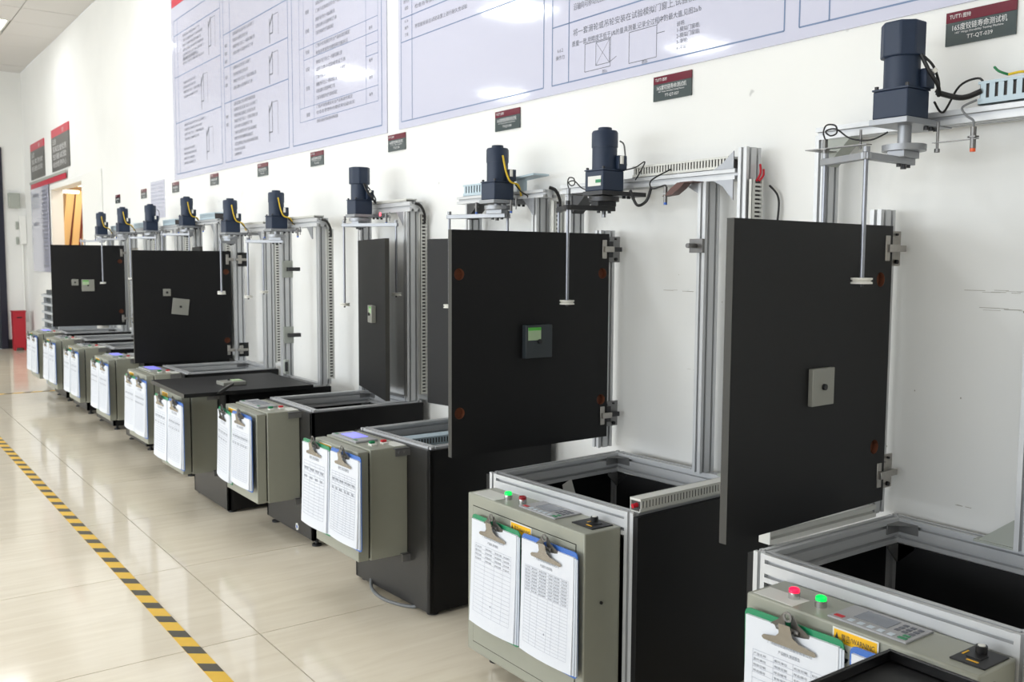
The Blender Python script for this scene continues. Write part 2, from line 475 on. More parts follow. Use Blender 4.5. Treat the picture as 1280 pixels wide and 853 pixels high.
# pass-through window with lit alcove
wn = struct(MB().box(WX - .014, WX, WY0 - .85, WY0, .9, WZ1 + .06).box(WX - .014, WX, WY1, WY1 + .04, .9, WZ1 + .06).box(WX - .014, WX, WY0, WY1, WZ1, WZ1 + .06).build('window_1', 'white_wall', bevel=.003))
mb = MB(); x0, x1, ya, yb = WX + .12, WX + 1.6, WY0 - .4, 15.6
mb.box(x0, x1, yb, yb + .03, .3, 2.4).box(x0, x1, ya - .03, ya, .3, 2.4).box(x1, x1 + .03, ya, yb, .3, 2.4)
mb.box(x0, x1, ya, yb, 2.37, 2.4).box(x0, x1, ya, yb, .3, .33).box(x0 - .02, x0, WY1 + .3, yb, .33, 2.37)
mb.build('alcove', 'warm', wn, smooth=False)
MB().box(WX + .0, WX + .12, WY0, WY1, WZ0 - .03, WZ0).build('window_sill', 'white_wall', wn)
for yy, zz in ((12.7, 2.09), (13.6, 2.06)):
    MB().box(WX + .16, WX + .60, yy, yy + .05, zz, zz + .035).build('light_tube', 'warm_on', wn)
al = bpy.data.lights.new('alcove_light', 'AREA'); al.shape = 'RECTANGLE'; al.size = .4; al.size_y = 2.6; al.energy = 40; al.color = (1, .90, .76)
ao = bpy.data.objects.new('alcove_light', al); ao.location = (WX + .6, 12.6, 2.34); COL.objects.link(ao)
def sx(px, Y): return Y * math.tan(YAW + math.atan((px - 640) / F_PX))
for k, (b0, b1, t0, t1) in enumerate(((80, 88.7, 86.8, 97), (92, 100.6, 99, 107))):
    Y = 14.2 - k * .06
    lo = [sx(b0, Y), sx(b1, Y)]; hi = [sx(t0, Y), sx(t1, Y)]        # at heights 1.40 and 2.04
    ext = lambda q, w_, z: q + (w_ - q) * (z - 1.40) / .64
    P = [(ext(lo[0], hi[0], .34), Y, .34), (ext(lo[1], hi[1], .34), Y, .34), (ext(lo[1], hi[1], 2.12), Y, 2.12), (ext(lo[0], hi[0], 2.12), Y, 2.12)]
    o = MB().prism(P, (0, .03, 0)).build('plywood_panel', 'wood')
    tag(o, 'pale plywood panel leaning in the lit opening, %s of the pair' % ('left' if k == 0 else 'right'), 'panel', None)
    w_ = .035
    MB().prism([P[1], (P[1][0] + w_, Y, .34), (P[2][0] + w_, Y, 2.12), P[2]], (0, .032, 0)).build('edge_strip', 'wood_red', o)

# ------------------------------------------------------------------ floor tapes
t = root('hazard_tape', 'yellow and black striped floor tape running along the machines', 'tape', (.845, 4, 0))
iv = inv_of((.845, 4, 0))
mb = MB(); mb.box(.821, .869, -2, 9.2, .0002, .0010); mb.build('yellow_strip', 'tape_y', t, iv, smooth=False)
mb = MB(); y = 2.0 - .151 * 20
while y < 9.1:
    mb.add([(.8212, y + .036, .0014), (.8688, y, .0014), (.8688, y + .064, .0014), (.8212, y + .1, .0014)], [(0, 1, 2, 3)]); y += .151
mb.build('black_stripes', 'tape_k', t, iv, smooth=False, kind='stuff')
t = root('hazard_tape', 'thin striped floor tape crossing in front of the farthest machine', 'tape', (1.2, 9.24, 0))
iv = inv_of((1.2, 9.24, 0))
MB().box(.4, 1.9, 9.215, 9.263, .0002, .0010).build('yellow_strip', 'tape_y', t, iv, smooth=False)
mb = MB(); x = .42
while x < 1.85:
    mb.add([(x, 9.2152, .0014), (x + .064, 9.2152, .0014), (x + .1, 9.2628, .0014), (x + .036, 9.2628, .0014)], [(0, 1, 2, 3)]); x += .151
mb.build('black_stripes', 'tape_k', t, iv, smooth=False, kind='stuff')

# ------------------------------------------------------------------ posters on the wall
def ruling(mb, segs, x, w=.004):
    for y0, z0, y1, z1 in segs:
        if abs(y0 - y1) < 1e-6: wall_strip(mb, y0 - w / 2, y0 + w / 2, min(z0, z1), max(z0, z1), x)
        else: wall_strip(mb, min(y0, y1), max(y0, y1), z0 - w / 2, z0 + w / 2, x)
EX, EZ = (0, -1, 0), (0, 0, 1)          # reading direction on the right wall
LINES = ['将铰链安装在试验装置上进行耐久性试验', '试验后铰链应无松动变形和断裂现象', '门板开启角度应符合产品标准的规定', '用精度不低于百分之一的量具测量记录',
         '加载砝码后反复开启与关闭柜门', '检查各零部件的磨损和功能状况', '试验次数与试验频率见下表']
PX = WX - .006
def poster(name, label, y0, y1, z0, z1, fn):
    t = root(name, label, 'poster', (WX, (y0 + y1) / 2, z0)); iv = inv_of((WX, (y0 + y1) / 2, z0))
    MB().box(WX - .006, WX - .0005, y0, y1, z0, z1).build('poster_sheet', 'poster', t, iv, smooth=False)
    fn(t, iv); return t
def fill2(t, iv):
    r = MB(); x = PX - .0006; ztop = 3.06
    fr = [(3.787, 2.74), (2.69, 1.677), (1.628, .6)]
    S = []
    for a, b_ in fr:
        S += [(a, 1.814, b_, 1.814), (a, 1.814, a, ztop), (b_, 1.814, b_, ztop), (a, ztop, b_, ztop)]
    S += [(3.689, 1.814, 3.689, ztop), (3.787, 2.268, 2.74, 2.268), (3.787, 2.164, 2.74, 2.164), (3.787, 2.45, 2.74, 2.45), (3.787, 2.7, 2.74, 2.7)]
    S += [(2.597, 1.814, 2.597, ztop), (2.69, 2.016, 1.677, 2.016), (2.69, 2.3, 1.677, 2.3), (2.69, 2.6, 1.677, 2.6)]
    S += [(1.535, 1.814, 1.535, ztop), (1.628, 2.2, .6, 2.2)]
    ruling(r, S, x, .0045); r.build('ruled_lines', 'rule', t, iv, smooth=False)
    p = MB()
    put_text(p, '将一套滑轮或吊轮安装在试验模拟门窗上,试验模拟门窗扇的质量点与铰链', (x, 2.575, 1.968), EX, EZ, .026, .86)
    put_text(p, '质量一致,用精度不低于1%的量具测量,记录全过程中的最大值,见图2a/b', (x, 2.578, 1.945), EX, EZ, .0, .62) if False else None
    put_text(p, '质量一致,用精度不低于1%的量具测量,记录全过程中的最大值,见图2a/b', (x, 2.580, 1.932), EX, EZ, .021, .60)
    put_text(p, '沿轴向可移动范围内往复推拉,试验频率不低于每分钟十次', (x, 2.575, 2.055), EX, EZ, .026, .5)
    put_text(p, '6.6.2', (x, 2.645, 1.925), EX, EZ, .017, center=True); put_text(p, '操作力', (x, 2.645, 1.9), EX, EZ, .017, center=True)
    for k, s in enumerate(('说明:', '1-模拟门窗框;', '2-模拟门窗扇;', '3-滑轮;', '4-吊轮。')):
        put_text(p, s, (x, 2.08, 1.905 - k * .018), EX, EZ, .016)
    put_text(p, '图2a', (x, 2.42, 1.818), EX, EZ, .013); put_text(p, '图2b', (x, 2.23, 1.818), EX, EZ, .013)
    for z, s in ((2.245, '6.5.6'), (2.215, '操作'), (2.185, '力值'), (2.36, '6.5.5'), (2.33, '耐久性'), (2.3, '试验')):
        put_text(p, s, (x, 3.738, z), EX, EZ, .017, center=True)
    for z, n in ((2.205, 0), (2.33, 3), (2.29, 5), (2.38, 1)):
        put_text(p, LINES[n], (x, 3.665, z), EX, EZ, .02, .42)
    for z in (2.1, 2.15, 2.22, 2.26):
        put_text(p, LINES[int(z * 100) % 7], (x, 2.575, z), EX, EZ, .022, .7)
    p.build('printed_text', 'print', t, iv, smooth=False)
    g = MB(); w = .002
    for a, b_, zz0, zz1 in ((2.51, 2.38, 1.835, 1.928), (2.453, 2.385, 1.848, 1.924), (2.29, 2.165, 1.828, 1.926)):
        ruling(g, [(a, zz0, b_, zz0), (a, zz1, b_, zz1), (a, zz0, a, zz1), (b_, zz0, b_, zz1)], x, w)
    def diag(a, z0, b_, z1):
        g.add([(x, a, z0 - .001), (x, b_, z1 - .001), (x, b_, z1 + .001), (x, a, z0 + .001)], [(0, 1, 2, 3)])
    diag(2.453, 1.848, 2.385, 1.924); diag(2.453, 1.924, 2.385, 1.848)
    diag(2.385, 1.924, 2.36, 1.945); diag(2.385, 1.848, 2.35, 1.862); diag(2.165, 1.926, 2.13, 1.95); diag(2.165, 1.90, 2.13, 1.90)
    g.build('line_drawing', 'print', t, iv, smooth=False)
poster('test_method_poster', 'large glossy test method poster, the nearer of two', .45, 3.812, 1.782, 3.1, fill2)
def fill1(t, iv):
    r = MB(); x = PX - .0006
    fr = [(7.18, 6.18), (6.12, 5.07), (5.015, 3.972)]; S = []
    for a, b_ in fr: S += [(a, 1.82, b_, 1.82), (a, 1.82, a, 2.93), (b_, 1.82, b_, 2.93), (a, 2.93, b_, 2.93)]
    S += [(7.18, 2.521, 6.18, 2.521), (7.18, 2.19, 6.18, 2.19), (7.10, 1.82, 7.10, 2.93), (7.18, 2.82, 6.18, 2.82)]
    S += [(6.12, 2.633, 5.07, 2.633), (6.12, 2.426, 5.07, 2.426), (6.12, 2.199, 5.07, 2.199), (6.0, 1.82, 6.0, 2.93)]
    ruling(r, S, x, .006)
    S = [(4.915, 2.33, 4.007, 2.33), (4.915, 2.011, 4.007, 2.011), (4.915, 1.938, 4.007, 1.938), (4.73, 1.938, 4.73, 2.7), (4.129, 1.938, 4.129, 2.7), (4.007, 1.938, 4.007, 2.7),
         (4.915, 1.938, 4.915, 2.7), (4.855, 2.011, 4.855, 2.7), (4.855, 2.263, 4.007, 2.263), (4.129, 2.21, 4.007, 2.21), (4.129, 2.16, 4.007, 2.16), (4.915, 2.6, 4.007, 2.6)]
    ruling(r, S, x, .003)
    r.build('ruled_lines', 'rule', t, iv, smooth=False)
    p = MB(); rnd = random.Random(3)
    def para(y, z, n, w, dz=.034, size=.02):
        for k in range(n): put_text(p, LINES[(k * 3 + n) % 7], (x, y, z - k * dz), EX, EZ, size, w * rnd.uniform(.6, 1))
    para(6.98, 2.78, 6, .55); para(6.98, 2.62, 2, .5); para(6.98, 2.45, 4, .4); para(6.98, 2.15, 4, .5); para(7.0, 1.98, 4, .3)
    para(5.95, 2.60, 4, .42, .04, .024); para(5.95, 2.39, 4, .42, .042, .024); para(5.95, 2.165, 8, .42, .036, .024); para(5.95, 1.88, 2, .2, .03)
    para(4.70, 2.56, 3, .42, .038, .022); para(4.70, 2.44, 3, .3, .035, .022); para(4.70, 2.305, 2, .5, .037, .022); para(4.70, 2.22, 3, .42, .038, .022); para(4.70, 2.105, 3, .26, .035, .022)
    para(4.70, 1.99, 2, .45, .03, .02); para(4.70, 1.915, 1, .3)
    for z in (2.9, 2.5, 2.28, 2.13, 2.05, 1.97): put_text(p, '单件', (x, 4.10, z), EX, EZ, .02)
    for z in (2.5, 2.4, 2.29, 2.2, 2.1, 1.96): put_text(p, '铰链', (x, 4.83, z), EX, EZ, .024)
    for z in (2.55, 2.5, 2.45, 2.35, 2.3, 2.1, 2.05): put_text(p, '强度', (x, 6.1, z), EX, EZ, .024)
    p.build('printed_text', 'print', t, iv, smooth=False)
    g = MB()
    for y, z0, z1 in ((6.41, 2.56, 2.81), (6.58, 2.22, 2.47), (6.49, 1.87, 2.1), (5.335, 2.44, 2.61), (5.345, 2.21, 2.40), (5.36, 1.88, 2.12)):
        wall_strip(g, y - .004, y + .004, z0, z1 - .03, x); wall_strip(g, y - .05, y - .043, z0 + .05, z1 - .01, x)
        wall_strip(g, y - .05, y + .004, z0 + .05, z0 + .057, x); wall_strip(g, y - .13, y - .05, z1 - .02, z1 - .017, x); wall_strip(g, y - .133, y - .13, z0 + .03, z1 - .02, x)
        g.add([(x, y, z1 - .06), (x, y - .045, z1 - .01), (x, y - .045, z1 - .03), (x, y, z1 - .08)], [(0, 1, 2, 3)])
    g.build('line_drawing', 'print', t, iv, smooth=False)
    MB().box(PX - .001, PX, 6.6, 7.22, 3.03, 3.09).build('red_header', 'redprint', t, iv, smooth=False)
poster('test_method_poster', 'large glossy test method poster with a red top corner, the farther of two', 3.925, 7.25, 1.78, 3.1, fill1)

# small sheet, signs and notice board on the far part of the wall
t = root('data_sheet', 'pale lilac printed sheet on the wall left of the farther poster', 'sheet', (WX, 7.72, 1.52)); iv = inv_of((WX, 7.72, 1.52))
MB().box(WX - .004, WX - .0005, 7.53, 7.92, 1.515, 1.808).build('sheet', 'poster', t, iv, smooth=False)
mb = MB()
for k in range(9): put_text(mb, LINES[k % 7], (WX - .0046, 7.89, 1.775 - k * .03), EX, EZ, .014, .15); put_text(mb, LINES[(k + 3) % 7], (WX - .0046, 7.70, 1.775 - k * .03), EX, EZ, .014, .15)
mb.build('printed_text', 'ink_soft', t, iv, smooth=False)
for k, (y0, y1, z0, z1, rows) in enumerate(((12.42, 13.33, 2.18, 2.62, ('五层', '家具测试', '铰链试验')), (10.98, 11.94, 2.18, 2.65, ('五金', '家具五金检测', '铰链试验', '综合检测中心')))):
    t = root('wall_sign', 'dark grey wall sign with a red top band, %s of the two' % ('farther' if k == 0 else 'nearer'), 'sign', (WX, (y0 + y1) / 2, z0))
    iv = inv_of((WX, (y0 + y1) / 2, z0))
    MB().box(WX - .012, WX - .0005, y0, y1, z0, z1 - .09).build('sign_panel', 'greyprint', t, iv, smooth=False)
    MB().box(WX - .012, WX - .0005, y0, y1, z1 - .09, z1).build('red_band', 'redprint', t, iv, smooth=False)
    mb = MB()
    for i, s in enumerate(rows):
        put_text(mb, s, (WX - .0127, y1 - .07, z1 - .17 - i * .085), EX, EZ, .072, .2 if i == 0 else .75)
    put_text(mb, '检测', (WX - .0127, y0 + .35, z1 - .07), EX, EZ, .05)
    mb.build('lettering', 'white_print', t, iv, smooth=False)
t = root('notice_board', 'tall notice board with a red header band left of the lit opening', 'board', (WX, 12.7, 1.03)); iv = inv_of((WX, 12.7, 1.03))
MB().box(WX - .022, WX - .016, 12.2, 13.34, 1.03, 2.13).build('board_panel', 'poster', t, iv, smooth=False)
MB().box(WX - .028, WX - .016, 11.12, 13.36, 2.12, 2.15).build('top_rail', 'grey_metal', t, iv, smooth=False)
MB().box(WX - .024, WX - .016, 11.15, 13.3, 2.06, 2.118).build('red_band', 'redprint', t, iv, smooth=False)
mb = MB()
for k in range(20): wall_strip(mb, 12.24, 12.62, 2.0 - k * .047, 2.006 - k * .047, WX - .0226); put_text(mb, LINES[k % 7], (WX - .0226, 12.58, 1.985 - k * .047), EX, EZ, .018, .3)
for z in (1.6, 1.95): put_text(mb, '检测报告', (WX - .0226, 13.2, z), EX, EZ, .05, .4)
mb.build('printed_text', 'print', t, iv, smooth=False)

# ten name plates
PL = [(1.056, 'TT-QT-039'), (2.015, 'TT-QT-037'), (2.886, 'TT-QT-040'), (3.755, 'TT-QT-036'), (4.627, 'TT-QT-035'), (5.403, 'TT-QT-034'), (6.281, 'TT-QT-033'), (7.16, 'TT-QT-032'), (8.044, 'TT-QT-031'), (8.91, 'TT-QT-030')]
where = ['above the nearest machine, right edge of the photo', 'above the second machine, below the nearer poster', 'above the third motor, below the nearer poster', 'right below the gap between the posters',
         'below the near end of the farther poster', 'second to the left of the gap between the posters', 'third to the left of the gap between the posters', 'at the lower left corner of the farther poster', 'just left of the lilac sheet', 'farthest of all, nearest the lit opening']
for k, (y, code) in enumerate(PL):
    t = root('name_plate', 'small burgundy and slate name plate ' + where[k], 'sign', (WX, y + .08, 1.69), 'machine name plates'); iv = inv_of((WX, y + .08, 1.69))
    MB().box(WX - .006, WX - .0005, y, y + .161, 1.690, 1.742).build('plate', 'slate', t, iv, bevel=.0008)
    MB().box(WX - .006, WX - .0005, y, y + .161, 1.742, 1.766).build('red_band', 'burg', t, iv, bevel=.0008)
    mb = MB(); x = WX - .0066
    put_text(mb, 'TUTTi', (x, y + .152, 1.7505), EX, EZ, .0125, .028); put_text(mb, '图特', (x, y + .121, 1.7505), EX, EZ, .011, .019)
    if k < 6:
        put_text(mb, '165度铰链寿命测试机', (x, y + .147, 1.7235), EX, EZ, .0165, .128)
        put_text(mb, '165° Hinge Durability Testing Machine', (x, y + .139, 1.7155), EX, EZ, .0065, .112)
        put_text(mb, code, (x, y + .08, 1.7005), EX, EZ, .0125, center=True)
    else:
        put_text(mb, '铰链寿命', (x, y + .14, 1.72), EX, EZ, .016, .12); put_text(mb, code, (x, y + .08, 1.70), EX, EZ, .012, center=True)
    mb.build('lettering', 'white_print', t, iv, smooth=False)

# end wall fittings
t = root('meter_box', 'grey metal box on the end wall near the corner', 'box', (1.99, YE, 1.85)); iv = inv_of((1.99, YE, 1.85))
MB().box(1.925, 2.06, YE - .07, YE, 1.85, 2.045).build('casing', 'grey_metal', t, iv, bevel=.004)
MB().box(1.94, 2.045, YE - .074, YE - .07, 1.865, 2.03).build('casing_door', 'grey_metal', t, iv, bevel=.002)
t = root('switch_box', 'white surface box in the corner with conduit running down', 'box', (2.09, YE, 1.38)); iv = inv_of((2.09, YE, 1.38))
MB().box(2.045, 2.125, YE - .06, YE, 1.38, 1.76).build('casing', 'white_wall', t, iv, bevel=.003)
MB().cyl((2.08, YE - .012, .35), (2.08, YE - .012, 1.38), .01, 8).build('conduit', 'white_wall', t, iv)
for k, z in enumerate((1.575, 1.375)):
    o = MB().box(2.005, 2.035, YE - .02, YE, z, z + .1).build('wall_switch', 'grey_metal', bevel=.002)
    tag(o, 'narrow grey switch on the end wall, %s of two' % ('upper' if k == 0 else 'lower'), 'switch', 'grey switches on the end wall')
t = root('waste_bin', 'red metal bin with a slot standing in the far corner', 'bin', (1.955, 13.62, 0)); iv = inv_of((1.955, 13.62, 0))
mb = MB()
mb.prism([(1.885, 13.56, 0), (1.905, 13.56, 0), (1.915, 13.56, .035), (1.995, 13.56, .035), (2.005, 13.56, 0), (2.025, 13.56, 0), (2.03, 13.56, .5), (1.88, 13.56, .5)], (0, .15, 0))
mb.build('bin_body', 'bin', t, iv, bevel=.003)
MB().box(1.872, 2.038, 13.552, 13.72, .5, .515).build('bin_lid', 'bin', t, iv, bevel=.003)
MB().box(1.925, 1.985, 13.556, 13.562, .42, .435).build('slot', 'soft_black', t, iv)
# drawer rack beyond the last machine
t = root('parts_rack', 'grey plastic drawer rack standing beyond the farthest machine', 'rack', (1.75, 9.5, 0)); iv = inv_of((1.75, 9.5, 0))
MB().box(1.63, 1.95, 9.14, 9.84, 0, .02).box(1.63, 1.95, 9.14, 9.17, .02, .86).box(1.63, 1.95, 9.81, 9.84, .02, .86).box(1.93, 1.95, 9.17, 9.81, .02, .86).box(1.63, 1.93, 9.45, 9.47, .02, .86).build('rack_frame', 'shelf_grey', t, iv)
for k in range(11):
    MB().box(1.61, 1.93, 9.14, 9.84, .06 + k * .077, .084 + k * .077).build('shelf', 'shelf_grey', t, iv, bevel=.003)
    MB().box(1.65, 1.92, 9.18, 9.80, .086 + k * .077, .125 + k * .077).build('drawer', 'shelf_dark', t, iv)

# ------------------------------------------------------------------ machine builders
def clipboard(anchor, colour, label, detail=1, roll=0., yawr=0., bulge=1., group='clipboards on the control boxes', w=.224, h=.315):
    """anchor = world point of the top centre of the board's front; reads from the aisle"""
    Mx = Matrix.Translation(anchor) @ Matrix.Rotation(yawr, 4, 'Z') @ Matrix(((0, -1, 0, 0), (-1, 0, 0, 0), (0, 0, 1, 0), (0, 0, 0, 1))) @ Matrix.Rotation(roll, 4, 'Y')
    t = root('clipboard', label, 'clipboard', anchor, group); iv = inv_of(anchor)
    # local: x = reading direction, y = out of the wall, z up
    mb = MB(Mx); r = .012; P = []
    for cx_, cz_, a0 in ((w / 2 - r, -r, 0), (-w / 2 + r, -r, 90), (-w / 2 + r, -h + r, 180), (w / 2 - r, -h + r, 270)):
        for k in range(4):
            a = math.radians(a0 + k * 30); P.append((cx_ + r * math.cos(a), 0, cz_ + r * math.sin(a)))
    mb.prism(P, (0, .003, 0)); mb.build('board', colour, t, iv)
    def sheet(x0, x1, z0, z1, y_, th, bul, nm, m, curl=0.):
        nx, nz = 5, 9; V = []; 
        for side in (0, 1):
            for j in range(nz + 1):
                for i in range(nx + 1):
                    u, v = i / nx, j / nz
                    yy = y_ + (th + bul * v ** 1.5 * (1 - .45 * (2 * u - 1) ** 2) if side else curl * v * u)
                    V.append((x0 + (x1 - x0) * u, yy, z1 + (z0 - z1) * v))
        n = (nx + 1) * (nz + 1); F = []
        for s in (0, 1):
            for j in range(nz):
                for i in range(nx):
                    a = s * n + j * (nx + 1) + i; F.append((a, a + 1, a + nx + 2, a + nx + 1))
        for j in range(nz):
            for i in (0, nx):
                a = j * (nx + 1) + i; F.append((a, a + nx + 1, n + a + nx + 1, n + a))
        for i in range(nx):
            for j in (0, nz):
                a = j * (nx + 1) + i; F.append((a, a + 1, n + a + 1, n + a))
        q = MB(Mx); q.add(V, F); return q.build(nm, m, t, iv)
    pw = .21
    st = sheet(-pw / 2, pw / 2, -.302, -.012, .003, .006, .016 * bulge, 'paper_stack', 'paper')
    if detail > 1:
        sheet(-pw / 2 + .004, pw / 2 + .005, -.304, -.014, .003, .004, .010 * bulge, 'loose_sheet', 'paper_b')
        sheet(-pw / 2 + .002, pw / 2 + .009, -.306, -.016, .003, .002, .005 * bulge, 'loose_sheet', 'paper_b')
    else:
        sheet(-pw / 2 + .002, pw / 2 + .006, -.305, -.016, .003, .003, .007 * bulge, 'loose_sheet', 'paper_b')
    # printed form on the front sheet
    def surf(x, z):
        u = (x + pw / 2) / pw; v = (-.012 - z) / .29
        return .003 + .006 + .016 * bulge * max(v, 0) ** 1.5 * (1 - .45 * (2 * u - 1) ** 2) + .0009
    q = MB(Mx)
    def ln(x0, z0, x1, z1, tk=.0007):
        N = 6
        for k in range(N):
            a, b_ = k / N, (k + 1) / N
            xa, za, xb, zb = x0 + (x1 - x0) * a, z0 + (z1 - z0) * a, x0 + (x1 - x0) * b_, z0 + (z1 - z0) * b_
            if abs(x1 - x0) > abs(z1 - z0): q.add([(xa, surf(xa, za), za - tk / 2), (xb, surf(xb, zb), zb - tk / 2), (xb, surf(xb, zb), zb + tk / 2), (xa, surf(xa, za), za + tk / 2)], [(0, 1, 2, 3)])
            else: q.add([(xa - tk / 2, surf(xa, za), za), (xb - tk / 2, surf(xb, zb), zb), (xb + tk / 2, surf(xb, zb), zb), (xa + tk / 2, surf(xa, za), za)], [(0, 1, 2, 3)])
    left = colour == 'green_b'
    xs = (-.085, -.035, .01, .05, .085) if left else (-.088, -.06, -.03, .01, .03, .06, .088)
    z0 = -.075
    rows = 17 if left else 24
    dz = (.19 if left else .2) / rows
    for k in range(rows + 1): ln(xs[0], z0 - k * dz, xs[-1], z0 - k * dz, .0006 if detail > 1 else .0012)
    for xx in xs: ln(xx, z0, xx, z0 - rows * dz, .0006 if detail > 1 else .0011)
    q.build('form_ruling', 'ink_soft', st, iv, smooth=False)
    q2 = MB(Mx)
    def tx_(s, x, z, size, wd=None, center=False):
        vs, fs, ww = text_data(s); k = size if wd is None else wd / ww; off = -ww * k / 2 if center else 0
        q2.add([(x + v.x * k + off, surf(max(min(x + v.x * k + off, .1), -.1), z), z + v.y * size) for v in vs], fs)
    if detail > 1:
        tx_('广东图特家居科技股份有限公司', 0, -.052, .0085, .1, True); tx_('产品耐久测试报告', 0, -.066, .008, .05, True)
        cells = ('产品名称', '委托单位', '检验日期', '样品编号', '铰链', '测试次数')
        for i in range(len(xs) - 1):
            for k in range(4 if left else 8): tx_(cells[(i + k) % 6], xs[i] + .002, z0 - (k + 1) * dz + .002, .0055, min((xs[i + 1] - xs[i]) * .75, .03))
        tx_('8', .0, -.235, .008)
    else:
        tx_('耐久测试报告', 0, -.062, .012, .08, True)
        for i in range(len(xs) - 1): tx_('数据', xs[i] + .003, z0 - .03, .011, (xs[i + 1] - xs[i]) * .7); tx_('数据', xs[i] + .003, z0 - .06, .011, (xs[i + 1] - xs[i]) * .5)
    q2.build('printed_text', 'ink_form', st, iv, smooth=False)
    # spring clip: flared jaw, back plate with wings, raised lever with eye
    c = MB(Mx)
    c.prism([(-.058, .012, -.046), (.058, .012, -.046), (.062, .012, -.042), (.058, .012, -.037), (.026, .017, -.030), (-.026, .017, -.030), (-.058, .012, -.037), (-.062, .012, -.042)], (0, .0018, 0))
    c.prism([(-.026, .017, -.030), (.026, .017, -.030), (.015, .021, -.020), (.013, .025, .001), (-.013, .025, .001), (-.015, .021, -.020)], (0, .0018, 0))
    c.build('clip_jaw', 'clip_steel', t, iv)
    c = MB(Mx)
    for sgn in (-1, 1):
        c.prism([(sgn * .012, .004, -.034), (sgn * .046, .004, -.030), (sgn * .050, .004, -.020), (sgn * .040, .010, -.008), (sgn * .022, .014, .004), (sgn * .010, .014, .020), (sgn * .006, .014, .0)], (0, .0016, 0))
    for k in range(12):
        a, b_ = 2 * PI * k / 12, 2 * PI * (k + 1) / 12
        o0 = Vector((0, .016, .014)); 
        pts = [o0 + Vector((math.cos(a) * .0105, 0, math.sin(a) * .0105)), o0 + Vector((math.cos(b_) * .0105, 0, math.sin(b_) * .0105)), o0 + Vector((math.cos(b_) * .006, 0, math.sin(b_) * .006)), o0 + Vector((math.cos(a) * .006, 0, math.sin(a) * .006))]
        c.prism(pts, (0, .0016, 0))
    c.cyl((-.024, .013, -.012), (.024, .013, -.012), .0045, 10)
    c.build('clip_lever', 'steel', t, iv)
    return t

def slotted(mb, md, p0, d, up, n, L, H, D, pitch=.0115, fill=.55, cover=True):
    """slotted cable duct: p0 = lower outer corner, runs along d, up, outward normal n"""
    p0, d, up, n = Vector(p0), Vector(d).normalized(), Vector(up).normalized(), Vector(n).normalized()
    def bx(a0, a1, u0, u1, n0, n1, t_=None):
        (t_ or mb).obox(p0 + d * (a0 + a1) / 2 + up * (u0 + u1) / 2 + n * (n0 + n1) / 2, (d, up, n), ((a1 - a0) / 2, (u1 - u0) / 2, abs(n1 - n0) / 2))
    bx(0, L, 0, H * .28, -.002, 0); bx(0, L, 0, .002, -D, 0); bx(0, L, 0, H, -D, -D + .002)
    if cover: bx(0, L, H - .006, H, -D - .001, .001)
    else: bx(0, L, H * .86, H, -.002, 0)
    k = 0; a = .003
    while a + pitch * fill < L:
        bx(a, a + pitch * fill, H * .28, H * .92, -.002, 0); a += pitch
    bx(.004, L - .002, .004, H - .008, -D + .004, -.004, md)  # plain dark core that makes the slots look shaded

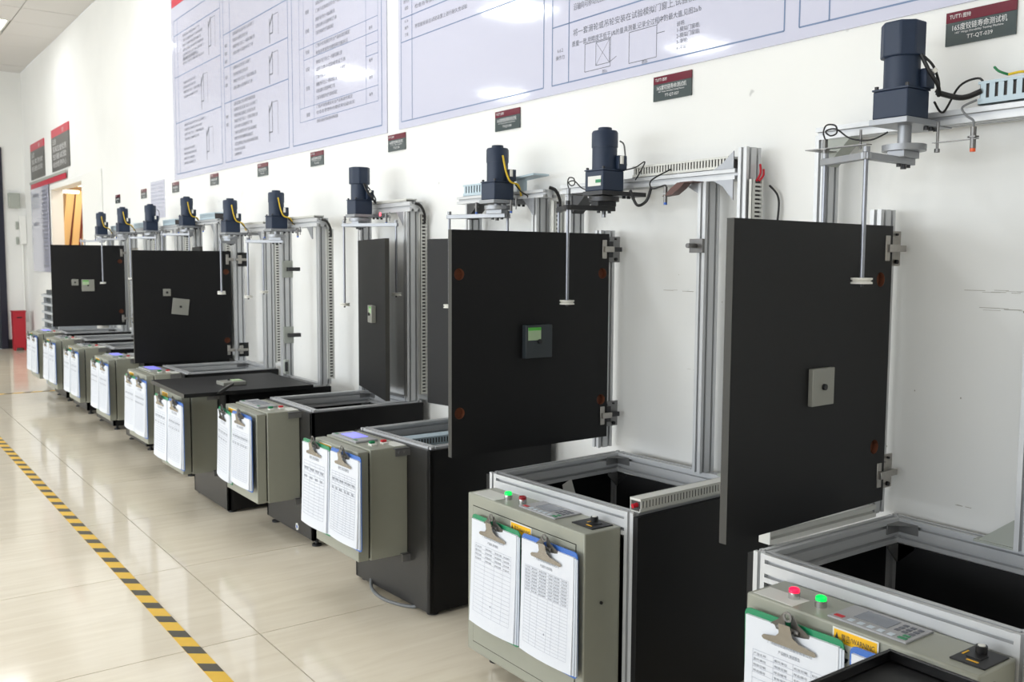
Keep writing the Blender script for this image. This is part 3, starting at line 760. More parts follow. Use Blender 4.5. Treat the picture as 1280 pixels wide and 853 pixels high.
def make_motor(par, iv, x, y, zb, kind, side, cable='black'):
    """geared motor on a vertical axis; zb = underside of the gear housing"""
    h = .0425
    g = MB(); g.box(x - h, x + h, y - h, y + h, zb, zb + .062)
    mot = g.build('motor', 'motor', par, iv, bevel=.003)
    MB().box(x - h - .0015, x + h + .0015, y - h - .0015, y + h + .0015, zb + .062, zb + .066).build('housing_flange', 'motor', mot, iv)
    b = MB(); b.lathe((x, y, zb + .066), [(.0385, 0), (.0385, .068)], 28); b.build('motor_body', 'motor', mot, iv)
    zt = zb + .134
    if kind == 'cap':
        c = MB(); P = []
        for i in range(4):
            a0 = i * PI / 2 + PI / 4
            for da in (-.36, .36): P.append((x + .0475 * math.cos(a0 + da), y + .0475 * math.sin(a0 + da), zt))
        c.prism(P, (0, 0, .076)); c.build('motor_cap', 'motor', mot, iv, bevel=.004)
    else:
        c = MB(); c.lathe((x, y, zt), [(.0405, 0), (.0405, .044), (.037, .05), (.022, .05), (.021, .060), (.018, .061)], 28); c.build('motor_cap', 'motor', mot, iv)
    MB().box(x + .012, x + .046, y - .052, y - .03, zb + .066, zb + .108).build('terminal_box', 'motor', mot, iv, bevel=.002)
    s = MB()
    for dx in (-1, 1):
        for dy in (-1, 1): s.cyl((x + dx * .037, y + dy * .037, zb + .066), (x + dx * .037, y + dy * .037, zb + .073), .0045, 8)
    s.build('bolt', 'dark_steel', mot, iv, kind='stuff')
    w = MB()
    if kind == 'cap':
        w.tube([(x - .002, y - .045, zt + .002), (x + .01, y - .058, zb + .1), (x + .03, y - .068, zb + .07), (x + .05, y - .06, zb + .05)], .0045)
        w.tube([(x + .004, y - .046, zt), (x + .02, y - .062, zb + .11), (x + .045, y - .062, zb + .075), (x + .055, y - .05, zb + .06)], .003)
        w.build('motor_cable', 'cable', mot, iv)
        MB().cyl((x + .018, y - .063, zb + .104), (x + .024, y - .066, zb + .098), .0058, 8).build('cable_tie', 'white_pl', mot, iv)
    else:
        if cable == 'yellow':
            w.tube([(x - .006, y - .041, zt + .022), (x + .002, y - .05, zb + .1), (x + .016, y - .058, zb + .064), (x + .05, y - .06, zb + .052), (x + .075, y - .045, zb + .012)], .0034)
            w.build('motor_cable', 'yellow_cable', mot, iv)
            MB().tube([(x + .04, y - .055, zb + .055), (x + .062, y - .06, zb + .03), (x + .07, y - .09, zb + .012), (x + .08, y - .06, zb - .005)], .0028).build('lead', 'cable', mot, iv)
        else:
            w.tube([(x + .035, y - .03, zt + .02), (x + .052, y - .03, zt + .01), (x + .055, y - .035, zb + .1), (x + .05, y - .045, zb + .08)], .0025); w.build('motor_cable', 'grey_cable', mot, iv)
        MB().cyl((x + .022, y - .0545, zb + .082), (x + .022, y - .0545, zb + .106), .006, 10).build('capacitor', 'white_pl', mot, iv)
    return mot

def build_hinge(par, iv, post_x, post_y, door_p, n_cam, z, e_dir, dark=False, plate_mat='hinge_steel'):
    """hinge between a post's near face and a door: mounting plate, arm, cup flange"""
    h = MB(); h.box(post_x + .014, post_x + .072, post_y - .004, post_y, z - .042, z + .042)
    hg = h.build('hinge', plate_mat, par, iv, bevel=.001)
    b = MB()
    for dx, dz in ((.016, .032), (.052, -.032), (.05, .034), (.014, -.032)): b.cyl((post_x + dx, post_y - .004, z + dz), (post_x + dx, post_y - .010, z + dz), .0055 if dx < .05 or dz < 0 else .003, 10)
    b.build('bolt', 'soft_black', hg, iv, kind='stuff')
    a = MB(); a.box(post_x + .012, post_x + .036, post_y - .012, post_y - .004, z - .026, z + .026); a.build('base_plate', 'hinge_steel' if not dark else 'dark_steel', hg, iv, bevel=.0015)
    a = MB(); a.box(post_x - .004, post_x + .062, post_y - .026, post_y - .012, z - .0075, z + .0075)
    a.build('hinge_arm', 'hinge_steel' if not dark else 'dark_steel', hg, iv, bevel=.0015)
    dp, e, n = Vector(door_p), Vector(e_dir), Vector(n_cam)
    c = MB(); c.obox(dp + e * .022 + n * .0015 + Vector((0, 0, z)), (e, (0, 0, 1), n), (.009, .03, .0015))
    c.obox(dp + e * .006 + n * .006 + Vector((0, 0, z)), (e, (0, 0, 1), n), (.020, .009, .0045)); c.build('hinge_cup', 'hinge_steel', hg, iv, bevel=.001)
    return hg

def make_door(par, iv, hp, fp, n_cam, z0, z1, bores=(), handle=None, th=.018):
    hp, fp, n = Vector((hp[0], hp[1], 0)), Vector((fp[0], fp[1], 0)), Vector(n_cam)
    e = (fp - hp); W = e.length; e.normalize()
    n = (n - e * n.dot(e)).normalized(); up = Vector((0, 0, 1))
    P = lambda s, z, t=0: hp + e * s + up * z - n * t
    outer = [Vector((0, z0, 0)), Vector((W, z0, 0)), Vector((W, z1, 0)), Vector((0, z1, 0))]
    holes = [[Vector((s + .0175 * math.cos(2 * PI * k / 16), z + .0175 * math.sin(2 * PI * k / 16), 0)) for k in range(16)] for s, z in bores]
    flat = outer + [p for h_ in holes for p in h_]
    tris = tessellate_polygon([outer] + holes)
    d = MB(); d.add([P(p.x, p.y) for p in flat], [tuple(t_) for t_ in tris])
    d.add([P(0, z0), P(W, z0), P(W, z1), P(0, z1), P(0, z0, th), P(W, z0, th), P(W, z1, th), P(0, z1, th)], [(0, 1, 5, 4), (3, 2, 6, 7), (4, 5, 6, 7), (0, 3, 7, 4), (1, 2, 6, 5)])
    do = d.build('door', 'black', par, iv, smooth=False)
    MB().add([P(W + .0006, z0), P(W + .0006, z0, th), P(W + .0006, z1, th), P(W + .0006, z1)], [(0, 1, 2, 3)]).build('edge_banding', 'black_edge', do, iv, smooth=False)
    for h_ in holes:
        b = MB(); N = 16
        V = [P(p.x, p.y) for p in h_] + [P(p.x, p.y, .013) for p in h_]
        b.add(V, [(k, (k + 1) % N, N + (k + 1) % N, N + k) for k in range(N)] + [tuple(range(N, 2 * N))]); b.build('bore', 'brown', do, iv)
    if handle:
        for (s, z, sz, tk, m_, rot, lab_) in handle:
            a1 = e * math.cos(rot) + up * math.sin(rot); a2 = -e * math.sin(rot) + up * math.cos(rot)
            ctr = P(s, z) + n * tk / 2
            hb = MB(); hb.obox(ctr, (a1, a2, n), (sz / 2, sz / 2, tk / 2)); ho = hb.build('weight_block', m_, do, iv, bevel=.0015)
            MB().cyl(P(s, z) + n * (tk), P(s, z) + n * (tk + .006), .007, 10).build('screw', 'soft_black', do, iv)
            if lab_:
                q = MB(); c0 = ctr + n * (tk / 2 + .0006) + a1 * (sz * .18) + a2 * (sz * .23); q.obox(c0, (a1, a2, n), (sz * .24, sz * .19, .0004)); q.build('label', 'label_pale', do, iv)
                q = MB(); q.obox(c0 + a2 * sz * .15 + n * .0006, (a1, a2, n), (sz * .24, sz * .045, .0004)); q.build('label_band', 'label_green', do, iv)
    return do

def fork(par, iv, ax, r1, r2, z_arm, z1, z2, m_arm='alu_cut', plate=True, zb=None, white=False):
    """two-rod fork below the motor that straddles the door"""
    ax, r1, r2 = [Vector((p[0], p[1], 0)) for p in (ax, r1, r2)]
    up = Vector((0, 0, 1)); zt = zb - .013
    h = MB(); h.cyl(ax + up * (z_arm + .034), ax + up * zt, .0145, 18); h.build('shaft_hub', m_arm, par, iv)
    dsk = MB(); dsk.cyl(ax + up * (z_arm + .021), ax + up * (z_arm + .035), .047, 30); dsk.build('crank_disc', m_arm, par, iv)
    blk = MB(); dirn = (r1 - ax).normalized(); sd = dirn.cross(up)
    blk.obox(ax + up * (z_arm + .0135) + dirn * .002, (dirn, sd, up), (.034, .02, .0075)); blk.build('crank_block', m_arm, par, iv, bevel=.001)
    b = MB()
    for dx in (-.02, .02): b.cyl(ax + dirn * dx + up * (z_arm - .014), ax + dirn * dx + up * (z_arm - .004), .0055, 10)
    b.cyl(ax + up * (z_arm - .018), ax + up * (z_arm - .004), .0065, 10)
    b.build('bolt', 'dark_steel', par, iv, kind='stuff')
    def bar(a, b_, nm):
        q = MB(); dv = (b_ - a); L = dv.length; dv.normalize()
        q.obox((a + b_) / 2 + up * z_arm, (dv, dv.cross(up), up), (L / 2 + .008, .0085, .0075)); q.build(nm, m_arm, par, iv, bevel=.001)
    bar(ax - dirn * .03, r1, 'swing_arm'); bar(r1, r2, 'cross_arm')
    for p, zz in ((r1, z1), (r2, z2)):
        q = MB(); q.cyl(p + up * zz, p + up * (z_arm + .016), .005, 12); ro = q.build('push_rod', 'rod', par, iv)
        MB().cyl(p + up * (z_arm + .0085), p + up * (z_arm + .02), .0075, 12).build('rod_cap', m_arm, ro, iv)
        w = MB(); w.lathe(p + up * (zz - .009), [(.0228, 0), (.0228, .0035), (.018, .0062), (.0228, .0095), (.0228, .013)], 22); w.build('pulley_wheel', 'white_pl', ro, iv)
        MB().cyl(p + up * (zz - .016), p + up * (zz - .009), .0042, 8).build('end_bolt', 'soft_black', ro, iv)

def button(par, iv, c, lens, zt, square=False):
    q = MB(); q.cyl((c[0], c[1], zt), (c[0], c[1], zt + .013), .0115, 20); q.build('button_ring', 'chrome', par, iv)
    q = MB(); q.lathe((c[0], c[1], zt + .013), [(.0105, 0), (.0105, .006), (.008, .0085), (.003, .0095)], 20); q.build('button_lens', lens, par, iv)

def machine(idx, X0, Yn, w, rot, label, box, boxtop, beam, col, far_col, hinge_post, motor, D=.53, H=.572, dark_front=False, fl=None):
    pt = .016; Yn += pt; w -= 2 * pt
    if dark_front: X0 += pt; D -= pt
    loc = (X0, Yn, 0); t = root('hinge_tester', label, 'machine', loc, 'hinge testing machines', rot); iv = inv_of(loc, rot)
    ML = Matrix.Translation(loc) @ Matrix.Rotation(rot, 4, 'Z')
    q = lambda: MB(ML)
    T = .03
    # legs, rails
    for (lx, ly) in ((T / 2, T / 2), (T / 2, w - T / 2), (D - T / 2, T / 2), (D - T / 2, w - T / 2)):
        q().profile((lx, ly, .03), (lx, ly, H), T, T, (1, 0, 0)).build('leg_profile', 'alu', t, iv, smooth=False)
        b = q(); b.cyl((lx, ly, 0), (lx, ly, .008), .02, 14); b.cyl((lx, ly, .008), (lx, ly, .03), .008, 8); b.build('foot', 'soft_black', t, iv)
    zr = H - .03 - .001
    for nm, a, b_ in (('front', (T / 2, T, zr), (T / 2, w - T, zr)), ('rear', (D - T / 2, T, zr), (D - T / 2, w - T, zr)), ('near', (T, T / 2, zr), (D - T, T / 2, zr)), ('far', (T, w - T / 2, zr), (D - T, w - T / 2, zr))):
        u = (1, 0, 0) if nm in ('front', 'rear') else (0, 1, 0)
        q().profile(a, b_, T, .06, u).build('rail_profile', 'alu', t, iv, smooth=False)
    for a, b_ in (((T / 2, T, .06), (T / 2, w - T, .06)), ((D - T / 2, T, .06), (D - T / 2, w - T, .06)), ((T, T / 2, .06), (D - T, T / 2, .06)), ((T, w - T / 2, .06), (D - T, w - T / 2, .06))):
        u = (1, 0, 0) if a[0] == b_[0] else (0, 1, 0)
        q().profile(a, b_, T, .03, u).build('bottom_rail', 'alu', t, iv, smooth=False)
    # boards
    zp = H - .008
    zb0 = .012 if (idx in (3, 5)) else .03
    q().box(0 if not dark_front else -pt, D, -pt, 0, zb0, zp).build('side_panel', 'black', t, iv, bevel=.001)
    q().box(0 if not dark_front else -pt, D, w, w + pt, zb0, zp).build('side_panel', 'black', t, iv, bevel=.001)
    q().box(D - .034, D - .031, T, w - T, .08, H - .062).build('rear_panel', 'soft_black', t, iv)
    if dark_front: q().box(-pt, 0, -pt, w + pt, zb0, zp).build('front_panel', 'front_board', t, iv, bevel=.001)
    else: q().box(.031, .034, T, w - T, .08, H - .062).build('front_panel', 'soft_black', t, iv)
    q().box(.03, D - .03, .03, w - .03, .076, .08).build('bottom_panel', 'soft_black', t, iv)
    # corner brackets inside the top frame
    for (sx, sy) in ((0, 0), (0, 1), (1, 0), (1, 1)):
        bx_, by_ = (T if sx == 0 else D - T), (T if sy == 0 else w - T); dx = 1 if sx == 0 else -1; dy = 1 if sy == 0 else -1
        if sx == 1:
            b = q(); b.prism([(bx_, by_, H - .012), (bx_ + dx * .05, by_, H - .012), (bx_, by_ + dy * .05, H - .012)], (0, 0, .003))
            b.prism([(bx_, by_, H - .034), (bx_, by_ + dy * .052, H - .034), (bx_, by_ + dy * .052, H - .012), (bx_, by_, H - .012)], (dx * .003, 0, 0))
            b.prism([(bx_, by_, H - .034), (bx_ + dx * .052, by_, H - .034), (bx_ + dx * .052, by_, H - .012), (bx_, by_, H - .012)], (0, dy * .003, 0))
            b.build('corner_bracket', 'bracket', t, iv)
        b = q(); zz = H - .063
        b.prism([(bx_, by_, zz), (bx_ + dx * .045, by_, zz), (bx_ + dx * .045, by_, zz - .006), (bx_ + dx * .006, by_, zz - .045), (bx_, by_, zz - .045)], (0, dy * .004, 0))
        b.prism([(bx_, by_, zz), (bx_, by_ + dy * .045, zz), (bx_, by_ + dy * .045, zz - .006), (bx_, by_ + dy * .006, zz - .045), (bx_, by_, zz - .045)], (dx * .004, 0, 0))
        b.build('gusset', 'bracket', t, iv)
    # control box (world axes)
    bx0, bx1, by0, by1, bz0, bz1 = box
    cb = MB()
    if boxtop == 'panel':
        cb.box(bx0, bx1, by0, by1, bz0, bz1); c = cb.build('control_box', 'box', t, iv, bevel=.004)
        fr = bx0 - .0015
        g = MB(); a0, a1, c0, c1 = by0 + .03, by1 - .028, bz0 + .03, bz1 - .032
        for r_ in ((a0, a1, c0, c0 + .002), (a0, a1, c1 - .002, c1), (a0, a0 + .002, c0, c1), (a1 - .002, a1, c0, c1)): g.box(bx0 - .0008, bx0 + .002, *r_)
        g.build('door_gap', 'box_gap', c, iv, smooth=False)
        MB().box(bx0 - .0022, bx0 + .002, a0 + .002, a1 - .002, c0 + .002, c1 - .002).build('box_door', 'box', c, iv, bevel=.001)
    else:
        cb.box(bx0 + .045, bx1, by0, by1, bz0, bz1); c = cb.build('control_box', 'box', t, iv, bevel=.003)
        MB().box(bx0, bx0 + .040, by0 + .002, by1 - .002, bz0 + .002, bz1 - .004).build('box_door', 'box', c, iv, bevel=.003)
        MB().box(bx0 + .03, bx0 + .05, by0 + .006, by1 - .006, bz0 + .008, bz1 - .012).build('door_gap', 'box_gap', c, iv)
        for nm, zz in (('upper', bz1 - .03), ('lower', bz0 - .02)):
            b = MB(); b.box(bx1 - (.055 if nm == 'upper' else .03), X0 + .03, by0 - .0165, by0 - .0145, zz, zz + .026)
            b.box(bx1 - (.055 if nm == 'upper' else .03), X0 + .03, by0 - .0165, by0 + .012, zz + .024, zz + .026)
            if nm == 'upper':
                for dx in (-.04, -.02, .015): b.cyl((bx1 + dx, by0 - .0165, zz + .013), (bx1 + dx, by0 - .019, zz + .013), .005, 8)
            b.build('mounting_bracket', 'bracket', c, iv)
    # columns and beam
    def column(y0, x0, z0, z1, name='column', wx=.06, wy=.03):
        MB().profile((x0 + wx / 2, y0 + wy / 2, z0), (x0 + wx / 2, y0 + wy / 2, z1), wx, wy, (1, 0, 0)).build(name, 'alu', t, iv, smooth=False)
    for cdef in col: column(*cdef)
    by_n, by_f, bxx, bz0_, bz1_ = beam
    ME = MB(); ME.profile((bxx + .03, by_n, (bz0_ + bz1_) / 2), (bxx + .03, by_f, (bz0_ + bz1_) / 2), .06, bz1_ - bz0_, (1, 0, 0)); ME.build('top_beam', 'alu', t, iv, smooth=False)
    # motor on its plate
    mx, my, mz, mk, pm, cab = motor
    MB().box(mx - .048, bxx + .05, my - .046, my + .046, mz - .013, mz).build('motor_plate', pm, t, iv, bevel=.001)
    b = MB()
    for dx, dy in ((.055, -.03), (.075, -.03), (.095, -.03), (.055, .03)): b.cyl((mx + dx, my + dy, mz - .021), (mx + dx, my + dy, mz - .013), .0055, 8)
    b.build('bolt', 'dark_steel', t, iv, kind='stuff')
    make_motor(t, iv, mx, my, mz, mk, 0, cab)
    return t, iv

def gusset_plate(t, iv, x, y, z, dy, dz, m='alu_cut', x1=None):
    MB().prism([(x, y, z), (x, y + dy, z), (x, y + dy * .85, z + dz * .12), (x, y + dy * .1, z + dz), (x, y, z + dz)], (.004, 0, 0)).build('gusset_plate', m, t, iv)

def sensor(t, iv, p, L=.045, tip='blue_pl', r=.0055, loop=True, body='steel'):
    x, y, z = p
    s = MB(); s.cyl((x, y, z), (x, y, z - L), r, 12); s.cyl((x, y, z - L * .42), (x, y, z - L * .5), r * 1.9, 6); so = s.build('proximity_sensor', body, t, iv)
    MB().cyl((x, y, z - L), (x, y, z - L - .007), r * .98, 12).build('sensor_tip', tip, so, iv)
    if loop: MB().tube([(x, y, z), (x, y + .006, z + .018), (x - .002, y - .004, z + .034), (x - .004, y - .03, z + .03), (x - .004, y - .034, z + .012), (x - .002, y - .015, z + .008), (x - .002, y - .002, z + .02), (x - .001, y - .03, z + .022), (x, y - .07, z - .004), (x + .005, y - .12, z - .012), (x + .01, y - .16, z + .002)], .002).build('sensor_cable', 'cable', t, iv)

def keypad(par, iv, x0, x1, y0, y1, z):
    MB().box(x0, x1, y0, y1, z, z + .004).build('keypad', 'key_grey', par, iv, bevel=.001)
    z2 = z + .0042; L = y1 - y0
    MB().box(x0 + .03, x1 - .012, y0 + .055, y1 - .035, z2, z2 + .0006).build('display', 'screen_off', par, iv)
    k = MB()
    for i in range(5): k.box(x0 + .006, x0 + .018, y0 + .03 + i * .019 * L / .15, y0 + .041 + i * .019 * L / .15, z2, z2 + .0008)
    k.build('function_key', 'key_w', par, iv, kind='stuff')
    k = MB()
    for i in range(3):
        for j in range(3): k.box(x0 + .035 + j * .014, x0 + .044 + j * .014, y0 + .008 + i * .014, y0 + .017 + i * .014, z2, z2 + .0008)
    k.build('number_key', 'key_dk', par, iv, kind='stuff')
    MB().box(x0 + .008, x0 + .016, y0 + .006, y0 + .022, z2, z2 + .001).box(x0 + .022, x0 + .029, y0 + .008, y0 + .02, z2, z2 + .001).build('green_key', 'btn_green', par, iv)
    MB().box(x0 + .008, x0 + .018, y1 - .026, y1 - .008, z2, z2 + .001).build('red_key', 'btn_red_m', par, iv)

def speed_unit(par, iv, x0, x1, y0, y1, z):
    MB().box(x0, x1, y0, y1, z, z + .003).build('speed_controller', 'soft_black', par, iv, bevel=.001)
    MB().box(x0 + .025, x0 + .05, y0 + .02, y0 + .045, z + .003, z + .0045).build('rocker', 'cable', par, iv)
    MB().box(x0 + .012, x0 + .016, y0 + .018, y0 + .038, z + .003, z + .0036).box(x0 + .03, x0 + .05, y0 + .052, y0 + .055, z + .003, z + .0036).build('scale_mark', 'yellow', par, iv)
    MB().cyl((x1 - .022, (y0 + y1) / 2 + .006, z + .003), (x1 - .022, (y0 + y1) / 2 + .006, z + .016), .0095, 18).build('speed_knob', 'cable', par, iv)
    MB().cyl((x1 - .022, (y0 + y1) / 2 + .006, z + .016), (x1 - .022, (y0 + y1) / 2 + .006, z + .0172), .006, 14).build('knob_top', 'white_pl', par, iv)

def warning(par, iv, x, yl, yr, zt, zb):
    """yl = left (far) edge, yr = right (near) edge as read from the aisle"""
    MB().box(x - .0006, x, yr, yl, zb, zt).build('warning_label', 'sticker', par, iv)
    w, h = yl - yr, zt - zb
    MB().box(x - .001, x - .0006, yr + .003, yl - .003, zt - h * .40, zt - .003).build('label_band', 'yellow', par, iv)
    mb = MB(); put_text(mb, '警告/WARNING', (x - .0014, yl - w * .2, zt - h * .31), EX, EZ, h * .22, w * .72)
    put_text(mb, '有电危险', (x - .0014, yl - w * .42, zt - h * .68), EX, EZ, h * .22, w * .5)
    put_text(mb, 'ELECTRIC SHOCK', (x - .0014, yl - w * .42, zt - h * .88), EX, EZ, h * .12, w * .5)
    mb.add([(x - .0014, yl - w * .05, zt - h * .33), (x - .0014, yl - w * .15, zt - h * .33), (x - .0014, yl - w * .10, zt - h * .12)], [(0, 1, 2)])
    mb.add([(x - .0014, yl - w * .06, zt - h * .5), (x - .0014, yl - w * .32, zt - h * .88), (x - .0014, yl - w * .36, zt - h * .86), (x - .0014, yl - w * .1, zt - h * .48)], [(0, 1, 2, 3)])
    mb.add([(x - .0014, yl - w * .2, zt - h * .62), (x - .0014, yl - w * .36, zt - h * .62), (x - .0014, yl - w * .28, zt - h * .5)], [(0, 1, 2)])
    mb.add([(x - .0014, yl - w * .2, zt - h * .78), (x - .0014, yl - w * .38, zt - h * .78), (x - .0014, yl - w * .33, zt - h * .92), (x - .0014, yl - w * .25, zt - h * .92)], [(0, 1, 2, 3)])
    mb.build('lettering', 'ink', par, iv, smooth=False)

def psu(t, iv, y0, y1, x, z, H=.055, Dp=.05, up=True):
    a = MB(); d = MB()
    slotted(a, d, (x, y0, z), (0, 1, 0), (0, 0, 1), (-1, 0, 0), y1 - y0, H, Dp, .019, .62)
    o = a.build('power_supply', 'psu', t, iv, smooth=False); d.build('circuit', 'duct_dark', o, iv, smooth=False)  # second mesh is the dark core shading the case slots
def duct(t, iv, p0, d, up, n, L, H, D, pitch=.0115, fill=.55, m='duct'):
    a = MB(); b = MB(); slotted(a, b, p0, d, up, n, L, H, D, pitch, fill)
    o = a.build('cable_duct', m, t, iv, smooth=False); b.build('wire_bundle', 'duct_dark', o, iv, smooth=False)  # second mesh is the dark core shading the duct slots
    return o

# ------------------------------------------------------------------ machine 1 (nearest, right edge)
NY = (0, -1, 0); NXm = (-1, 0, 0)
t, iv = machine(1, 1.575, .69, .61, 0, 'nearest hinge testing machine, red and green buttons both lit, black door open', (1.455, 1.574, .729, 1.20, .07, .531), 'panel',
                (.55, 1.50, 2.035, 1.497, 1.528), [(1.47, 2.035, .80, 1.497), (.932, 2.035, .572, 1.497)], None, None, (1.95, 1.215, 1.507, 'cap', 'alu_cut', 'black'))
MB().profile((2.065, 1.322, .572), (2.065, 1.322, 1.316), .06, .03, (1, 0, 0)).build('hinge_post', 'alu', t, iv, smooth=False)
do = make_door(t, iv, (2.052, 1.285), (1.457, 1.258), NY, .612, 1.276, [(.047, 1.149), (.047, .749)], [(.285, .914, .083, .012, 'handle_grey', 0, False)])
for z in (1.223, .676): build_hinge(t, iv, 2.042, 1.306, (2.052, 1.285, 0), NY, z, (-1, 0, 0))
fork(t, iv, (1.957, 1.207), (1.80, 1.197), (1.85, 1.335), 1.416, 1.152, 1.152, zb=1.507)
psu(t, iv, .74, 1.083, 2.03, 1.530, .05, .06)
MB().tube([(2.0, 1.16, 1.565), (2.01, 1.12, 1.55), (2.02, 1.10, 1.55), (2.03, 1.075, 1.56)], .006).tube([(2.0, 1.165, 1.545), (2.03, 1.16, 1.525), (2.02, 1.12, 1.575), (2.04, 1.09, 1.59), (2.04, 1.075, 1.575)], .0025).build('wiring', 'cable', t, iv)
MB().tube([(2.05, 1.06, 1.61), (2.04, 1.045, 1.598), (2.05, 1.03, 1.59)], .0028).build('earth_lead', 'green_cable', t, iv)
MB().tube([(2.05, 1.03, 1.59), (2.055, 1.0, 1.592), (2.06, .985, 1.58)], .0028).build('earth_lead', 'yellow_cable', t, iv)
sensor(t, iv, (1.985, 1.065, 1.478), .045, 'orange_pl', .006, False)
MB().tube([(1.985, 1.065, 1.478), (1.985, 1.067, 1.492), (1.99, 1.085, 1.505), (2.0, 1.10, 1.525), (2.02, 1.08, 1.54)], .0025).build('sensor_cable', 'grey_cable', t, iv)
MB().box(1.98, 1.99, 1.055, 1.155, 1.452, 1.4535).cyl((1.99, 1.148, 1.432), (1.99, 1.148, 1.497), .003, 8).cyl((1.99, 1.148, 1.44), (1.99, 1.148, 1.432), .006, 8).build('sensor_bracket', 'steel', t, iv)
MB().box(1.955, 1.975, 1.30, 1.47, 1.462, 1.464).cyl((1.975, 1.33, 1.455), (1.975, 1.33, 1.5), .003, 8).box(1.97, 2.04, 1.44, 1.47, 1.462, 1.464).build('sensor_bracket', 'steel', t, iv)
sensor(t, iv, (1.965, 1.42, 1.485), .05, 'blue_pl', .0065, True)
MB().prism([(2.04, 1.47, 1.497), (2.04, 1.40, 1.497), (2.04, 1.47, 1.43)], (.05, 0, 0)).build('gusset', 'grey_metal', t, iv)
MB().profile((1.635, 1.302, .588), (2.03, 1.302, .588), .03, .03, (0, 1, 0)).box(1.632, 1.635, 1.287, 1.317, .573, .603).build('spare_profile', 'duct', t, iv, smooth=False)
MB().prism([(2.04, .962, .573), (2.04, 1.045, .573), (2.04, .962, .64)], (.004, 0, 0)).box(2.035, 2.065, .962, 1.05, .572, .577).build('gusset', 'grey_metal', t, iv)
cbx = [o for o in t.children if o.name.startswith('control_box')][0]
button(cbx, iv, (1.502, 1.122), 'btn_red_on', .531); button(cbx, iv, (1.507, 1.064), 'btn_green_on', .531)
keypad(cbx, iv, 1.474, 1.562, .868, 1.026, .531); speed_unit(cbx, iv, 1.482, 1.562, .735, .795, .531)
MB().box(1.462, 1.515, 1.095, 1.19, .531, .5317).build('sticker', 'sticker', cbx, iv)
warning(cbx, iv, 1.452, .998, .905, .5275, .462)
MB().cyl((1.452, .862, .512), (1.447, .862, .512), .008, 14).build('lock', 'chrome', cbx, iv)
MB().cyl((1.50, .729, .505), (1.50, .725, .505), .006, 12).build('screw', 'chrome', cbx, iv)
clipboard((1.438, 1.075, .512), 'green_b', 'green clipboard, nearest of all, in front of the two lit buttons', 2, roll=-.02)
clipboard((1.438, .838, .512), 'blue_b', 'blue clipboard mostly hidden behind the black tray', 2)

# ------------------------------------------------------------------ machine 2
t, iv = machine(2, 1.566, 1.632, .61, .05, 'second nearest hinge testing machine, green button lit, black door with a green labelled block', (1.445, 1.564, 1.688, 2.20, .072, .531), 'panel',
                (1.76, 2.53, 2.035, 1.417, 1.447), [(2.47, 2.035, .95, 1.417), (1.72, 2.035, .572, 1.503), (1.86, 2.03, .572, 1.417)], None, None, (1.95, 2.205, 1.404, 'slim', 'dark_steel', 'grey'))
MB().profile((2.065, 2.328, .572), (2.065, 2.328, 1.29), .06, .03, (1, 0, 0)).build('hinge_post', 'alu', t, iv, smooth=False)
make_door(t, iv, (2.052, 2.292), (1.447, 2.29), NY, .613, 1.278, [(.028, 1.15), (.028, .738), (.58, 1.149), (.578, .742)], [(.30, .943, .102, .02, 'handle_dark', 0, True)])
for z in (1.228, .684): build_hinge(t, iv, 2.042, 2.312, (2.052, 2.291, 0), NY, z, (-1, 0, 0), True, 'bracket')
fork(t, iv, (1.95, 2.205), (1.82, 2.222), (1.90, 2.365), 1.352, 1.066, 1.066, m_arm='dark_steel', zb=1.404)
MB().cyl((1.95, 2.205, 1.325), (1.95, 2.205, 1.345), .0065, 10).build('shaft_end', 'alu_cut', t, iv)
duct(t, iv, (2.035, 1.785, 1.447), (0, 1, 0), (0, 0, 1), NXm, .385, .036, .05)
duct(t, iv, (2.042, 1.704, .90), (0, 0, 1), (1, 0, 0), NY, .515, .045, .013)
MB().tube([(2.06, 1.705, 1.41), (2.07, 1.70, 1.43), (2.075, 1.705, 1.452), (2.08, 1.71, 1.455)], .003).tube([(2.065, 1.70, 1.41), (2.076, 1.695, 1.425), (2.083, 1.70, 1.442)], .003).build('wires', 'red_cable', t, iv)
MB().tube([(2.11, 1.70, 1.40), (2.115, 1.675, 1.37), (2.115, 1.672, 1.32), (2.115, 1.69, 1.2)], .003).build('cable', 'cable', t, iv)
MB().prism([(2.034, 1.762, 1.447), (2.034, 1.835, 1.447), (2.034, 1.80, 1.465), (2.034, 1.762, 1.495)], (-.003, 0, 0)).build('gusset_plate', 'alu_cut', t, iv)
MB().prism([(2.034, 1.762, 1.417), (2.034, 1.835, 1.417), (2.034, 1.80, 1.40), (2.034, 1.762, 1.36)], (-.003, 0, 0)).build('gusset_plate', 'alu_cut', t, iv)
MB().prism([(2.034, 1.89, 1.417), (2.034, 1.95, 1.417), (2.034, 1.91, 1.395), (2.034, 1.89, 1.385)], (-.003, 0, 0)).build('gusset_plate', 'alu_cut', t, iv)
sensor(t, iv, (1.99, 1.98, 1.407), .045, 'blue_pl', .0055, False)
MB().tube([(1.99, 1.98, 1.407), (1.99, 1.985, 1.412), (1.985, 2.03, 1.405), (1.99, 2.04, 1.43), (2.03, 2.0, 1.462)], .0024).build('sensor_cable', 'cable', t, iv)
MB().tube([(1.99, 2.13, 1.405), (1.99, 2.10, 1.36), (1.99, 2.06, 1.37), (2.0, 2.05, 1.41)], .0045).tube([(2.0, 2.17, 1.47), (2.0, 2.12, 1.475), (2.01, 2.09, 1.49), (2.01, 2.11, 1.46), (2.02, 2.14, 1.44)], .002).build('cable', 'cable', t, iv)
MB().prism([(1.985, 1.87, 1.417), (2.03, 1.87, 1.417), (2.03, 1.92, 1.417), (1.985, 1.92, 1.417)], (0, 0, -.002)).build('bracket', 'brown_strap', t, iv)
